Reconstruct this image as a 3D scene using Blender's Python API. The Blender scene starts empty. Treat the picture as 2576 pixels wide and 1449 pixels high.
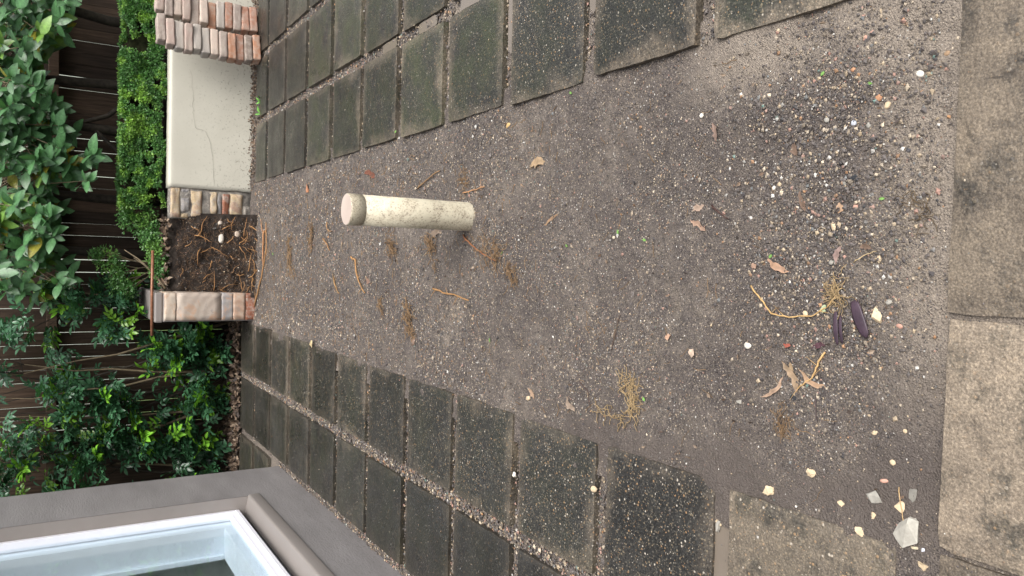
import bpy, bmesh, math, random
import numpy as np
from mathutils import Vector, Matrix, Euler, Quaternion

R = math.radians
rng = random.Random(11)
nrs = np.random.RandomState(7)
S = bpy.context.scene
C = S.collection

# ------------------------------------------------------------------ camera, sky, sun, exposure
cd = bpy.data.cameras.new('camera'); cam = bpy.data.objects.new('camera', cd); C.objects.link(cam)
cd.sensor_fit = 'HORIZONTAL'; cd.sensor_width = 36.0; cd.lens = 36.0 * 1950.0 / 2576.0
cd.clip_start = 0.05; cd.clip_end = 400.0
# the photograph was taken upright and is shown lying on its side: image left is up
cam.matrix_world = Matrix(((0.0270951, 0.9991029, 0.0325466, 0.0),
                           (-0.5230317, 0.0419155, -0.8512819, 0.0),
                           (-0.8518824, 0.0060427, 0.5236982, 1.5),
                           (0, 0, 0, 1)))
S.camera = cam
w = bpy.data.worlds.new('World'); S.world = w; w.use_nodes = True
nt = w.node_tree; nt.nodes.clear()
sky = nt.nodes.new('ShaderNodeTexSky'); sky.sky_type = 'NISHITA'; sky.sun_disc = False
sky.sun_elevation = R(58); sky.sun_rotation = R(138); sky.dust_density = 6.0; sky.air_density = 1.0; sky.ozone_density = 1.0
hs = nt.nodes.new('ShaderNodeHueSaturation'); hs.inputs['Saturation'].default_value = 0.30
bg = nt.nodes.new('ShaderNodeBackground'); bg.inputs['Strength'].default_value = 0.15
wo = nt.nodes.new('ShaderNodeOutputWorld')
nt.links.new(sky.outputs[0], hs.inputs['Color']); nt.links.new(hs.outputs[0], bg.inputs['Color']); nt.links.new(bg.outputs[0], wo.inputs['Surface'])
sd = bpy.data.lights.new('sun', 'SUN'); sd.energy = 1.1; sd.angle = R(40); sd.color = (1.0, 0.965, 0.92)
sun = bpy.data.objects.new('sun', sd); C.objects.link(sun); sun.rotation_euler = Vector((math.sin(R(138)) * math.cos(R(58)), math.cos(R(138)) * math.cos(R(58)), math.sin(R(58)))).to_track_quat('Z', 'Y').to_euler(); sun.location = (0, -2, 6)
S.view_settings.view_transform = 'Standard'; S.view_settings.look = 'None'
S.view_settings.exposure = 0.90; S.view_settings.gamma = 1.0; S.view_settings.use_curve_mapping = False
S.cycles.use_denoising = True
S.cycles.max_bounces = 8; S.cycles.transparent_max_bounces = 12

# ------------------------------------------------------------------ helpers: objects
def tag(o, label=None, cat=None, group=None, kind=None):
    if label: o['label'] = label
    if cat: o['category'] = cat
    if group: o['group'] = group
    if kind: o['kind'] = kind
    return o
def link(o, parent=None):
    C.objects.link(o)
    if parent is not None: o.parent = parent
    return o
def empty(name, loc, label=None, cat=None, group=None, kind=None):
    o = bpy.data.objects.new(name, None); o.empty_display_size = 0.05; o.location = loc
    link(o); return tag(o, label, cat, group, kind)
def smooth(me, v=True):
    me.polygons.foreach_set('use_smooth', [v] * len(me.polygons)); me.update()
def meshobj(name, verts, faces, mat, parent=None, cols=None, sm=True, loc=None):
    me = bpy.data.meshes.new(name); me.from_pydata([tuple(v) for v in verts], [], faces)
    if cols is not None:
        a = me.color_attributes.new('Col', 'FLOAT_COLOR', 'POINT')
        a.data.foreach_set('color', np.asarray(cols, np.float32).reshape(-1))
    me.materials.append(mat); smooth(me, sm)
    o = bpy.data.objects.new(name, me)
    if loc is not None: o.location = loc
    return link(o, parent)
def npmesh(name, V, F, mat, parent=None, cols=None, sm=True):
    """V (n,3), F (m,k): quick building of large meshes"""
    me = bpy.data.meshes.new(name); V = np.asarray(V, np.float32); F = np.asarray(F, np.int32); k = F.shape[1]
    me.vertices.add(len(V)); me.vertices.foreach_set('co', V.reshape(-1))
    me.loops.add(F.size); me.loops.foreach_set('vertex_index', F.reshape(-1))
    me.polygons.add(len(F)); me.polygons.foreach_set('loop_start', np.arange(0, F.size, k, dtype=np.int32))
    if cols is not None:
        a = me.color_attributes.new('Col', 'FLOAT_COLOR', 'POINT')
        cc = np.ones((len(V), 4), np.float32); cc[:, :3] = cols
        a.data.foreach_set('color', cc.reshape(-1))
    me.update(calc_edges=True); me.polygons.foreach_set('use_smooth', np.full(len(F), sm)); me.materials.append(mat); me.validate()
    o = bpy.data.objects.new(name, me)
    return link(o, parent)
def bmobj(name, bm, mat, parent=None, sm=False, loc=None):
    me = bpy.data.meshes.new(name); bm.to_mesh(me); bm.free(); me.materials.append(mat); smooth(me, sm)
    o = bpy.data.objects.new(name, me)
    if loc is not None: o.location = loc
    return link(o, parent)
def child_at_world(parent, pts):
    """points given in world space -> parent space for parents that are only translated"""
    l = parent.location
    return [(p[0] - l[0], p[1] - l[1], p[2] - l[2]) for p in pts]
def box_bm(x0, x1, y0, y1, z0, z1, bevel=0.0, seg=2):
    bm = bmesh.new(); bmesh.ops.create_cube(bm, size=1.0)
    for v in bm.verts:
        v.co = Vector((x0 + (v.co.x + .5) * (x1 - x0), y0 + (v.co.y + .5) * (y1 - y0), z0 + (v.co.z + .5) * (z1 - z0)))
    if bevel: bmesh.ops.bevel(bm, geom=bm.edges[:], offset=bevel, segments=seg, affect='EDGES', profile=0.5)
    return bm
def tube(pts, radii, n=6, cap=True):
    V, F = [], []; pts = [Vector(p) for p in pts]; m = len(pts)
    up = Vector((0.13, 0.31, 0.94))
    for i, p in enumerate(pts):
        d = (pts[min(i + 1, m - 1)] - pts[max(i - 1, 0)]); d = d.normalized() if d.length > 1e-9 else Vector((0, 0, 1))
        a = d.cross(up); a = a.normalized() if a.length > 1e-4 else d.cross(Vector((1, 0, 0))).normalized()
        b = d.cross(a); r = radii[i] if hasattr(radii, '__len__') else radii
        for k in range(n):
            t = 2 * math.pi * k / n; V.append(p + a * (r * math.cos(t)) + b * (r * math.sin(t)))
    for i in range(m - 1):
        for k in range(n):
            F.append((i * n + k, i * n + (k + 1) % n, (i + 1) * n + (k + 1) % n, (i + 1) * n + k))
    if cap:
        F.append(tuple(range(n))[::-1]); F.append(tuple(range((m - 1) * n, m * n)))
    return V, F
def merge(parts):
    V, F = [], []
    for v, f in parts:
        o = len(V); V += list(v); F += [tuple(i + o for i in q) for q in f]
    return V, F

# ------------------------------------------------------------------ helpers: noise in numpy
_lat = nrs.rand(8, 256, 256)
def vnoise(x, y, k=0):
    x = np.asarray(x, float); y = np.asarray(y, float)
    xi = np.floor(x).astype(int); yi = np.floor(y).astype(int); fx = x - xi; fy = y - yi
    fx = fx * fx * (3 - 2 * fx); fy = fy * fy * (3 - 2 * fy); L = _lat[k % 8]
    a = L[xi % 256, yi % 256]; b = L[(xi + 1) % 256, yi % 256]; c = L[xi % 256, (yi + 1) % 256]; d = L[(xi + 1) % 256, (yi + 1) % 256]
    return (a * (1 - fx) + b * fx) * (1 - fy) + (c * (1 - fx) + d * fx) * fy
def fbm(x, y, o=4, k=0):
    s = 0; a = 0.5
    for i in range(o):
        s = s + a * vnoise(np.asarray(x) * 2 ** i + 17 * i, np.asarray(y) * 2 ** i + 5 * i, k + i); a *= 0.5
    return s / (1 - 0.5 ** o)

# ------------------------------------------------------------------ helpers: materials
class NT:
    def __init__(s, name):
        s.m = bpy.data.materials.new(name); s.m.use_nodes = True; s.t = s.m.node_tree; s.t.nodes.clear()
        s.out = s.n('ShaderNodeOutputMaterial'); s.p = s.n('ShaderNodeBsdfPrincipled'); s.l(s.p.outputs[0], s.out.inputs['Surface'])
    def n(s, t, **kw):
        o = s.t.nodes.new(t)
        for k, v in kw.items(): setattr(o, k, v)
        return o
    def l(s, a, b): s.t.links.new(a, b)
    def pos(s, world=True, scale=(1, 1, 1)):
        src = s.n('ShaderNodeNewGeometry').outputs['Position'] if world else s.n('ShaderNodeTexCoord').outputs['Object']
        mp = s.n('ShaderNodeMapping'); mp.inputs['Scale'].default_value = scale; s.l(src, mp.inputs['Vector']); return mp.outputs[0]
    def noise(s, vec, scale, detail=5, rough=0.55, dist=0.0):
        o = s.n('ShaderNodeTexNoise'); o.inputs['Scale'].default_value = scale; o.inputs['Detail'].default_value = detail
        o.inputs['Roughness'].default_value = rough; o.inputs['Distortion'].default_value = dist; s.l(vec, o.inputs['Vector']); return o.outputs['Fac']
    def vor(s, vec, scale, feature='F1'):
        o = s.n('ShaderNodeTexVoronoi', feature=feature); o.inputs['Scale'].default_value = scale; s.l(vec, o.inputs['Vector']); return o
    def ramp(s, fac, stops, interp='LINEAR'):
        o = s.n('ShaderNodeValToRGB'); r = o.color_ramp; r.interpolation = interp
        while len(r.elements) > 1: r.elements.remove(r.elements[-1])
        for i, (p, c) in enumerate(stops):
            e = r.elements[0] if i == 0 else r.elements.new(p)
            e.position = p; e.color = (c[0], c[1], c[2], 1) if hasattr(c, '__len__') else (c, c, c, 1)
        if hasattr(fac, 'links') or hasattr(fac, 'node'): s.l(fac, o.inputs[0])
        return o.outputs[0]
    def mix(s, fac, a, b, mode='MIX'):
        o = s.n('ShaderNodeMix', data_type='RGBA', blend_type=mode)
        for i, v in ((0, fac), (6, a), (7, b)):
            if hasattr(v, 'node'): s.l(v, o.inputs[i])
            else: o.inputs[i].default_value = v if i == 0 else (v[0], v[1], v[2], 1)
        return o.outputs[2]
    def math(s, op, a, b=None, clamp=False):
        o = s.n('ShaderNodeMath', operation=op); o.use_clamp = clamp
        for i, v in ((0, a), (1, b)):
            if v is None: continue
            if hasattr(v, 'node'): s.l(v, o.inputs[i])
            else: o.inputs[i].default_value = v
        return o.outputs[0]
    def rnd(s, vo):
        q = s.n('ShaderNodeSeparateColor'); s.l(vo.outputs['Color'], q.inputs[0]); return q.outputs[0]
    def attr(s, name='Col'):
        o = s.n('ShaderNodeAttribute', attribute_name=name); return o.outputs['Color']
    def objcol(s): return s.n('ShaderNodeObjectInfo').outputs['Color']
    def objrand(s): return s.n('ShaderNodeObjectInfo').outputs['Random']
    def set(s, col=None, rough=None, spec=None, bump=None, bstr=0.3, bdist=0.01, metal=None, coat=None):
        for k, v in (('Base Color', col), ('Roughness', rough), ('Specular IOR Level', spec), ('Metallic', metal), ('Coat Weight', coat)):
            if v is None: continue
            if hasattr(v, 'node'): s.l(v, s.p.inputs[k])
            else: s.p.inputs[k].default_value = (v[0], v[1], v[2], 1) if hasattr(v, '__len__') else v
        if bump is not None:
            b = s.n('ShaderNodeBump'); b.inputs['Strength'].default_value = bstr; b.inputs['Distance'].default_value = bdist
            s.l(bump, b.inputs['Height']); s.l(b.outputs[0], s.p.inputs['Normal'])
        return s.m

def mat_grain(name, rough=0.62):
    t = NT(name); v = t.pos(True); n = t.noise(v, 260, 3)
    return t.set(t.mix(1.0, t.attr(), t.ramp(n, [(0.3, 0.7), (0.7, 1.2)]), 'MULTIPLY'), rough, 0.4)
def mat_soil():
    t = NT('damp sandy soil'); v = t.pos(True)
    big = t.noise(v, 2.3, 5, 0.6); mid = t.noise(v, 16, 7, 0.7); fine = t.noise(v, 210, 4, 0.75)
    base = t.ramp(big, [(0.30, (0.088, 0.072, 0.061)), (0.50, (0.146, 0.121, 0.101)), (0.68, (0.220, 0.185, 0.150))])
    base = t.mix(t.ramp(mid, [(0.40, 0.0), (0.66, 0.75)]), base, (0.064, 0.053, 0.051))
    vo = t.vor(v, 230); vb = t.vor(v, 95)
    st = [(0.0, (0.028, 0.025, 0.027)), (0.16, (0.065, 0.056, 0.055)), (0.36, (0.112, 0.096, 0.090)), (0.62, (0.165, 0.142, 0.126)), (0.82, (0.25, 0.215, 0.18)), (0.92, (0.40, 0.335, 0.26)), (0.98, (0.58, 0.53, 0.47))]
    sp = t.ramp(t.rnd(vo), st, 'CONSTANT'); sb = t.ramp(t.rnd(vb), st, 'CONSTANT')
    msk = t.math('MULTIPLY', t.ramp(vo.outputs['Distance'], [(0.36, 0.9), (0.60, 0.0)]), t.ramp(t.noise(v, 5.5, 6, 0.65, 0.4), [(0.36, 0.55), (0.58, 1.0)])); mb = t.ramp(vb.outputs['Distance'], [(0.16, 1.0), (0.24, 0.0)])
    mb = t.math('MULTIPLY', mb, t.ramp(mid, [(0.42, 0.0), (0.56, 0.9)]))
    att = t.attr('Col'); sep = t.n('ShaderNodeSeparateColor'); t.l(att, sep.inputs[0])   # r: mud film, g: pale sand film
    msk = t.mix(sep.outputs[0], msk, (0.15, 0.15, 0.15)); mb = t.mix(sep.outputs[0], mb, (0, 0, 0))
    col = t.mix(msk, base, sp); col = t.mix(mb, col, sb)
    col = t.mix(t.math('MULTIPLY', sep.outputs[0], 0.8), col, t.ramp(mid, [(0.3, (0.088, 0.072, 0.064)), (0.7, (0.128, 0.107, 0.094))]))
    sand = t.ramp(fine, [(0.28, (0.17, 0.142, 0.116)), (0.5, (0.28, 0.235, 0.190)), (0.7, (0.41, 0.35, 0.28))])
    col = t.mix(t.math('MULTIPLY', sep.outputs[1], 0.8), col, sand)
    ro = t.ramp(sep.outputs[0], [(0.0, 0.75), (1.0, 0.42)])
    hb = t.math('ADD', t.math('ADD', fine, t.math('MULTIPLY', vo.outputs['Distance'], -0.8)), mid)
    return t.set(col, ro, 0.35, hb, 1.0, 0.006)
def mat_bank():
    t = NT('dark root-filled soil'); v = t.pos(True)
    a = t.noise(v, 9, 6, 0.7); f = t.noise(v, 110, 5, 0.75)
    col = t.ramp(a, [(0.3, (0.014, 0.010, 0.008)), (0.55, (0.032, 0.024, 0.019)), (0.75, (0.065, 0.050, 0.039))])
    return t.set(col, 0.85, 0.25, t.math('ADD', f, a), 1.0, 0.02)
def mat_paver():
    t = NT('exposed aggregate paver'); v = t.pos(True); o = t.pos(False)
    oc = t.n('ShaderNodeSeparateColor'); t.l(t.objcol(), oc.inputs[0])      # r moss, g sand film, b pebble contrast
    vo = t.vor(v, 115); vf = t.vor(v, 240)
    st = [(0.0, (0.010, 0.010, 0.010)), (0.3, (0.020, 0.020, 0.019)), (0.55, (0.038, 0.037, 0.033)), (0.70, (0.085, 0.078, 0.064)), (0.85, (0.16, 0.13, 0.088)), (0.94, (0.25, 0.155, 0.080)), (0.975, (0.40, 0.36, 0.30))]
    p1 = t.ramp(t.rnd(vo), st, 'CONSTANT'); p2 = t.ramp(t.rnd(vf), st, 'CONSTANT')
    m1 = t.ramp(vo.outputs['Distance'], [(0.30, 1.0), (0.46, 0.0)]); m2 = t.ramp(vf.outputs['Distance'], [(0.34, 1.0), (0.52, 0.0)])
    cement = t.ramp(t.noise(v, 6, 5), [(0.3, (0.015, 0.0145, 0.0135)), (0.7, (0.034, 0.032, 0.029))])
    peb = t.mix(m2, cement, p2); peb = t.mix(m1, peb, p1)
    col = t.mix(oc.outputs[2], cement, peb)
    moss = t.ramp(t.noise(v, 5.5, 6, 0.65), [(0.36, 0.0), (0.62, 1.0)])
    col = t.mix(t.math('MULTIPLY', t.math('MULTIPLY', moss, oc.outputs[0]), t.ramp(t.noise(v, 160, 3), [(0.35, 0.35), (0.6, 1.0)])), col, (0.042, 0.050, 0.022))
    sx = t.n('ShaderNodeSeparateXYZ'); t.l(o, sx.inputs[0])
    ed = t.math('MAXIMUM', t.math('ABSOLUTE', sx.outputs[0]), t.math('ABSOLUTE', sx.outputs[1]))
    en = t.math('ADD', ed, t.math('MULTIPLY', t.math('SUBTRACT', t.noise(v, 4.2, 6, 0.7), 0.5), 0.30))
    film = t.ramp(en, [(0.17, 0.0), (0.245, 1.0)]); film = t.math('MULTIPLY', film, t.ramp(t.noise(v, 70, 4, 0.7), [(0.3, 0.25), (0.65, 1.0)]))
    gf = t.math('MULTIPLY', t.math('SUBTRACT', oc.outputs[1], 0.5, True), 2.0, True)
    film = t.math('MAXIMUM', t.math('MULTIPLY', film, t.math('MULTIPLY', oc.outputs[1], 2.0, True)),
                  t.math('MULTIPLY', gf, t.ramp(t.noise(v, 8, 8, 0.75), [(0.36, 0.12), (0.50, 0.95)])))
    grit = t.ramp(t.noise(v, 240, 3, 0.75), [(0.28, (0.085, 0.068, 0.053)), (0.5, (0.175, 0.142, 0.108)), (0.72, (0.33, 0.27, 0.20))])
    blot = t.noise(t.pos(True, (1.0, 0.55, 1)), 6.5, 8, 0.72, 0.5); grit = t.mix(1.0, grit, t.ramp(blot, [(0.36, (0.42, 0.41, 0.41)), (0.43, (0.95, 0.94, 0.93)), (0.56, (1.25, 1.24, 1.21)), (0.70, (1.6, 1.56, 1.46))]), 'MULTIPLY')
    col = t.mix(t.math('MULTIPLY', film, 0.9), col, grit)
    ro = t.mix(film, t.ramp(t.noise(v, 3.1, 4), [(0.38, 0.26), (0.62, 0.55)]), (0.7, 0.7, 0.7))
    h = t.math('ADD', t.math('MULTIPLY', vo.outputs['Distance'], -0.7), t.math('MULTIPLY', vf.outputs['Distance'], -0.3))
    vr = t.ramp(t.objrand(), [(0.0, 0.7), (1.0, 1.2)])
    return t.set(t.mix(1.0, col, vr, 'MULTIPLY'), ro, 0.36, h, 0.6, 0.004)
def mat_render_paint(name, c0, c1, dirt=None, bs=0.25, rough=0.6, streak=(1, 1, 1)):
    t = NT(name); v = t.pos(True); v2 = t.pos(True, streak)
    a = t.noise(v2, 3.0, 6, 0.6); f = t.noise(v2, 45, 6, 0.7); g = t.noise(v, 280, 3)
    col = t.ramp(a, [(0.3, c0), (0.7, c1)])
    if dirt:
        sx = t.n('ShaderNodeSeparateXYZ'); t.l(v, sx.inputs[0])
        hgt = t.ramp(sx.outputs[2], [(0.0, 1.0), (0.12, 0.55), (0.5, 0.10), (1.0, 0.03)])
        spk = t.ramp(t.noise(v, 55, 4, 0.75), [(0.58, 0.0), (0.66, 1.0)])
        col = t.mix(t.math('MULTIPLY', spk, hgt), col, dirt)
    h = t.math('ADD', t.math('MULTIPLY', f, 0.8), t.math('MULTIPLY', g, 0.25))
    return t.set(col, rough, 0.4, h, bs, 0.006)
def mat_brick():
    t = NT('old recycled brick'); v = t.pos(True); c = t.objcol()
    n = t.noise(v, 22, 6, 0.7); f = t.noise(v, 160, 4, 0.7)
    col = t.mix(t.ramp(n, [(0.42, 0.0), (0.68, 0.75)]), c, (0.40, 0.35, 0.30))
    col = t.mix(t.ramp(f, [(0.62, 0.0), (0.70, 0.7)]), col, (0.07, 0.055, 0.05))
    return t.set(col, 0.85, 0.25, t.math('ADD', f, n), 0.6, 0.006)
def mat_stone(name, stops, scale=8, bs=0.7):
    t = NT(name); v = t.pos(True); n = t.noise(v, scale, 7, 0.7, 0.6); f = t.noise(v, 120, 5, 0.7)
    col = t.mix(t.ramp(t.noise(v, 24, 7, 0.72), [(0.48, 0.0), (0.62, 0.7)]), t.ramp(n, stops), (0.40, 0.36, 0.31)); col = t.mix(t.ramp(f, [(0.5, 0.0), (0.75, 0.45)]), col, (0.05, 0.04, 0.035))
    return t.set(col, 0.85, 0.3, t.math('ADD', f, n), bs, 0.012)
def mat_obj(name, rough=0.6, spec=0.4, scale=30, amp=(0.65, 1.25), bs=0.4):
    t = NT(name); v = t.pos(True); n = t.noise(v, scale, 6, 0.65)
    return t.set(t.mix(1.0, t.objcol(), t.ramp(n, [(0.3, amp[0]), (0.7, amp[1])]), 'MULTIPLY'), rough, spec, n, bs, 0.004)
def mat_leaf(name, rough=0.35, vcol=True, obj=True, trans=0.18):
    t = NT(name); c = t.objcol() if obj else t.attr()
    if obj and vcol: c = t.mix(1.0, c, t.attr(), 'MULTIPLY')
    v = t.pos(True); c = t.mix(1.0, c, t.ramp(t.noise(v, 60, 3), [(0.3, 0.75), (0.7, 1.25)]), 'MULTIPLY')
    t.set(c, rough, 0.5)
    tr = t.n('ShaderNodeBsdfTranslucent'); t.l(t.mix(1.0, c, (1.1, 1.3, 0.6), 'MULTIPLY'), tr.inputs['Color'])
    mx = t.n('ShaderNodeMixShader'); mx.inputs[0].default_value = trans; t.l(t.p.outputs[0], mx.inputs[1]); t.l(tr.outputs[0], mx.inputs[2]); t.l(mx.outputs[0], t.out.inputs['Surface'])
    return t.m
def mat_wood():
    t = NT('weathered dark paling timber'); v = t.pos(True, (1, 1, 0.06)); n = t.noise(v, 60, 7, 0.65); k = t.noise(t.pos(True, (1, 1, .35)), 5, 4)
    r = t.objrand()
    col = t.ramp(n, [(0.25, (0.020, 0.013, 0.009)), (0.5, (0.046, 0.030, 0.020)), (0.75, (0.085, 0.057, 0.039))])
    col = t.mix(1.0, col, t.ramp(r, [(0.0, 0.6), (1.0, 1.35)]), 'MULTIPLY'); col = t.mix(1.0, col, t.ramp(k, [(0.3, 0.6), (0.7, 1.3)]), 'MULTIPLY')
    return t.set(col, 0.8, 0.25, n, 0.4, 0.004)
def mat_pvc():
    t = NT('cream plastic with soil smears'); v = t.pos(True)
    a = t.noise(v, 16, 7, 0.75, 0.8); f = t.noise(v, 150, 6, 0.8); sx = t.n('ShaderNodeSeparateXYZ'); t.l(v, sx.inputs[0])
    base = t.ramp(t.noise(v, 7, 4), [(0.3, (0.50, 0.455, 0.34)), (0.7, (0.59, 0.55, 0.43))])
    top = t.ramp(sx.outputs[2], [(0.05, 0.45), (0.5, 0.65)])
    col = t.mix(t.math('MULTIPLY', t.ramp(a, [(0.42, 0.0), (0.58, 0.9)]), top), base, (0.40, 0.34, 0.25))
    col = t.mix(t.ramp(t.math('ADD', f, t.math('MULTIPLY', t.math('SUBTRACT', a, 0.5), 0.35)), [(0.52, 0.0), (0.60, 0.75)]), col, (0.13, 0.105, 0.08))
    return t.set(col, 0.5, 0.4, f, 0.15, 0.002)
def mat_sawcut():
    t = NT('saw-cut masonry'); o = t.pos(True)
    wv = t.n('ShaderNodeTexWave', wave_type='RINGS', rings_direction='SPHERICAL'); wv.inputs['Scale'].default_value = 5.0; wv.inputs['Distortion'].default_value = 3.0; wv.inputs['Detail'].default_value = 4; wv.inputs['Detail Scale'].default_value = 1.6
    mp = t.n('ShaderNodeMapping'); mp.inputs['Location'].default_value = (0.56, -6.4, -0.13); t.l(o, mp.inputs['Vector']); t.l(mp.outputs[0], wv.inputs['Vector'])
    a = t.ramp(wv.outputs['Fac'], [(0.1, 0.90), (0.9, 1.06)])
    n = t.noise(o, 13, 6, 0.7)
    c = t.mix(t.ramp(n, [(0.42, 0.0), (0.62, 0.7)]), t.objcol(), (0.42, 0.36, 0.30)); c = t.mix(t.ramp(t.noise(o, 7, 6, 0.7, 1.0), [(0.50, 0.0), (0.62, 0.65)]), c, (0.42, 0.25, 0.155)); c = t.mix(t.ramp(t.noise(o, 10, 6, 0.7, 0.6), [(0.56, 0.0), (0.68, 0.6)]), c, (0.16, 0.165, 0.175))
    return t.set(t.mix(1.0, c, a, 'MULTIPLY'), 0.75, 0.3, wv.outputs['Fac'], 0.12, 0.003)
def mat_plain(name, col, rough=0.5, spec=0.4, metal=0.0, var=0.12, scale=12):
    t = NT(name); v = t.pos(True); n = t.noise(v, scale, 5)
    lo = tuple(c * (1 - var) for c in col); hi = tuple(min(1, c * (1 + var)) for c in col)
    return t.set(t.ramp(n, [(0.3, lo), (0.7, hi)]), rough, spec, n, 0.05, 0.003, metal)
def mat_glass():
    t = NT('window glass'); t.t.nodes.remove(t.p)
    g = t.n('ShaderNodeBsdfGlossy'); g.inputs['Roughness'].default_value = 0.015; g.inputs['Color'].default_value = (0.92, 0.97, 1, 1)
    tr = t.n('ShaderNodeBsdfTransparent'); tr.inputs['Color'].default_value = (0.93, 0.965, 0.975, 1)
    lw = t.n('ShaderNodeLayerWeight'); f = t.n('ShaderNodeMath', operation='MULTIPLY_ADD'); t.l(t.math('POWER', lw.outputs['Facing'], 5.0), f.inputs[0]); f.inputs[1].default_value = 0.95; f.inputs[2].default_value = 0.04
    m = t.n('ShaderNodeMixShader'); t.l(f.outputs[0], m.inputs[0]); t.l(tr.outputs[0], m.inputs[1]); t.l(g.outputs[0], m.inputs[2]); t.l(m.outputs[0], t.out.inputs['Surface'])
    return t.m
M = dict(soil=mat_soil(), bank=mat_bank(), grain=mat_grain('loose gravel grains'), paver=mat_paver(), brick=mat_brick(),
         wall=mat_render_paint('cream rendered wall', (0.45, 0.432, 0.365), (0.51, 0.492, 0.42), (0.07, 0.055, 0.04), 0.12),
         house=mat_render_paint('grey trowelled render', (0.165, 0.155, 0.154), (0.235, 0.222, 0.220), (0.09, 0.08, 0.07), 0.55, 0.55, (1, 0.5, 2.2)),
         sill=mat_render_paint('smooth taupe paint', (0.205, 0.185, 0.172), (0.235, 0.212, 0.198), None, 0.05, 0.45),
         wood=mat_wood(), pvc=mat_pvc(), saw=mat_sawcut(), white=mat_plain('white powder-coated frame', (0.66, 0.66, 0.71), 0.35, 0.5, 0, 0.03),
         inner=mat_plain('white inner reveal', (0.80, 0.85, 0.92), 0.5, 0.3, 0, 0.03), room=mat_plain('dim room', (0.62, 0.64, 0.60), 0.8, 0.2),
         glass=mat_glass(), mortar=mat_stone('old grey mortar', [(0.3, (0.13, 0.12, 0.11)), (0.7, (0.27, 0.25, 0.22))], 14),
         sandst=mat_stone('tan sandstone', [(0.28, (0.36, 0.27, 0.17)), (0.5, (0.50, 0.39, 0.25)), (0.62, (0.36, 0.24, 0.18)), (0.75, (0.46, 0.40, 0.31))], 9),
         greyst=mat_stone('grey stone', [(0.3, (0.13, 0.12, 0.125)), (0.7, (0.34, 0.33, 0.32))], 12), redst=mat_stone('broken red brick', [(0.3, (0.20, 0.075, 0.045)), (0.7, (0.36, 0.15, 0.09))], 14),
         thing=mat_obj('stone or bark surface', 0.7, 0.35), waxy=mat_obj('waxy dark blade', 0.45, 0.5, 18), root=mat_obj('root bark', 0.7, 0.3, 80),
         leafbig=mat_leaf('broad glossy leaf', 0.34), leafmur=mat_leaf('small glossy leaflet', 0.25, True, True, 0.2), leafbox=mat_leaf('clipped box leaf', 0.38, False, False, 0.2), leafstuff=mat_leaf('small glossy foliage', 0.25, False, False, 0.2),
         dry=mat_leaf('dry fallen leaf', 0.65, True, True, 0.05), litter=mat_leaf('leaf litter', 0.7, False, False, 0.05),
         bark=mat_plain('dark wet bark', (0.030, 0.024, 0.018), 0.8, 0.3, 0, 0.5, 25), twig=mat_plain('pale twig bark', (0.16, 0.125, 0.08), 0.75, 0.3, 0, 0.3, 30),
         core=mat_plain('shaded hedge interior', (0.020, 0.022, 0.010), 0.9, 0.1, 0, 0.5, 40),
         ground=mat_plain('bare ground', (0.075, 0.062, 0.050), 0.9, 0.2, 0, 0.3, 3), lawn=mat_plain('lawn', (0.10, 0.15, 0.045), 0.9, 0.2, 0, 0.3, 4),
         pale=mat_plain('pale slit backing', (0.42, 0.44, 0.40), 0.7, 0.2, 0, 0.05), crack=mat_plain('hairline crack', (0.20, 0.18, 0.15), 0.9, 0.1),
         puddle=mat_plain('muddy water', (0.155, 0.130, 0.105), 0.10, 0.5, 0, 0.08, 8), rod=mat_plain('red-brown metal', (0.22, 0.095, 0.05), 0.4, 0.5, 0.2, 0.35, 40))

# ------------------------------------------------------------------ the ground
def sheet(name, x0, x1, y0, y1, z, mat, kind='structure', parent=None):
    o = meshobj(name, [(x0, y0, z), (x1, y0, z), (x1, y1, z), (x0, y1, z)], [(0, 1, 2, 3)], mat, parent)
    if kind: o['kind'] = kind
    return o
sheet('ground', -60, 60, -40, 120, -0.10, M['ground'])
sheet('lawn', -40, 40, 7.75, 40, -0.09, M['lawn'])

def mudmask(x, y):
    a = np.exp(-(((x + 0.40) / 0.17) ** 2 + ((y - 0.90) / 0.10) ** 2) ** 2)
    b = np.exp(-(((x + 0.55) / (0.05 + 0.09 * vnoise(y * 6, y * 0 + 3, 4))) ** 2) ** 2) * (y < 2.1) * (y > 0.95)
    e = np.exp(-(((x - 0.05) / 0.25) ** 2 + ((y - 5.6) / 0.4) ** 2)) * 0.25
    return np.clip((a + b + e) * (-0.15 + 2.0 * fbm(x * 9, y * 9, 4, 2)), 0, 1)
def sandmask(x, y):
    k = np.clip((1.06 - y) / 0.16, 0, 1) * np.clip((x + 0.36) / 0.25, 0, 1)
    k2 = np.clip((x - 0.40) / 0.12, 0, 1) * np.clip((1.62 - y) / 0.25, 0, 1)
    return np.clip((k + k2) * (0.35 + 1.3 * fbm(x * 6 + 9, y * 6, 4, 3)), 0, 1)
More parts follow.
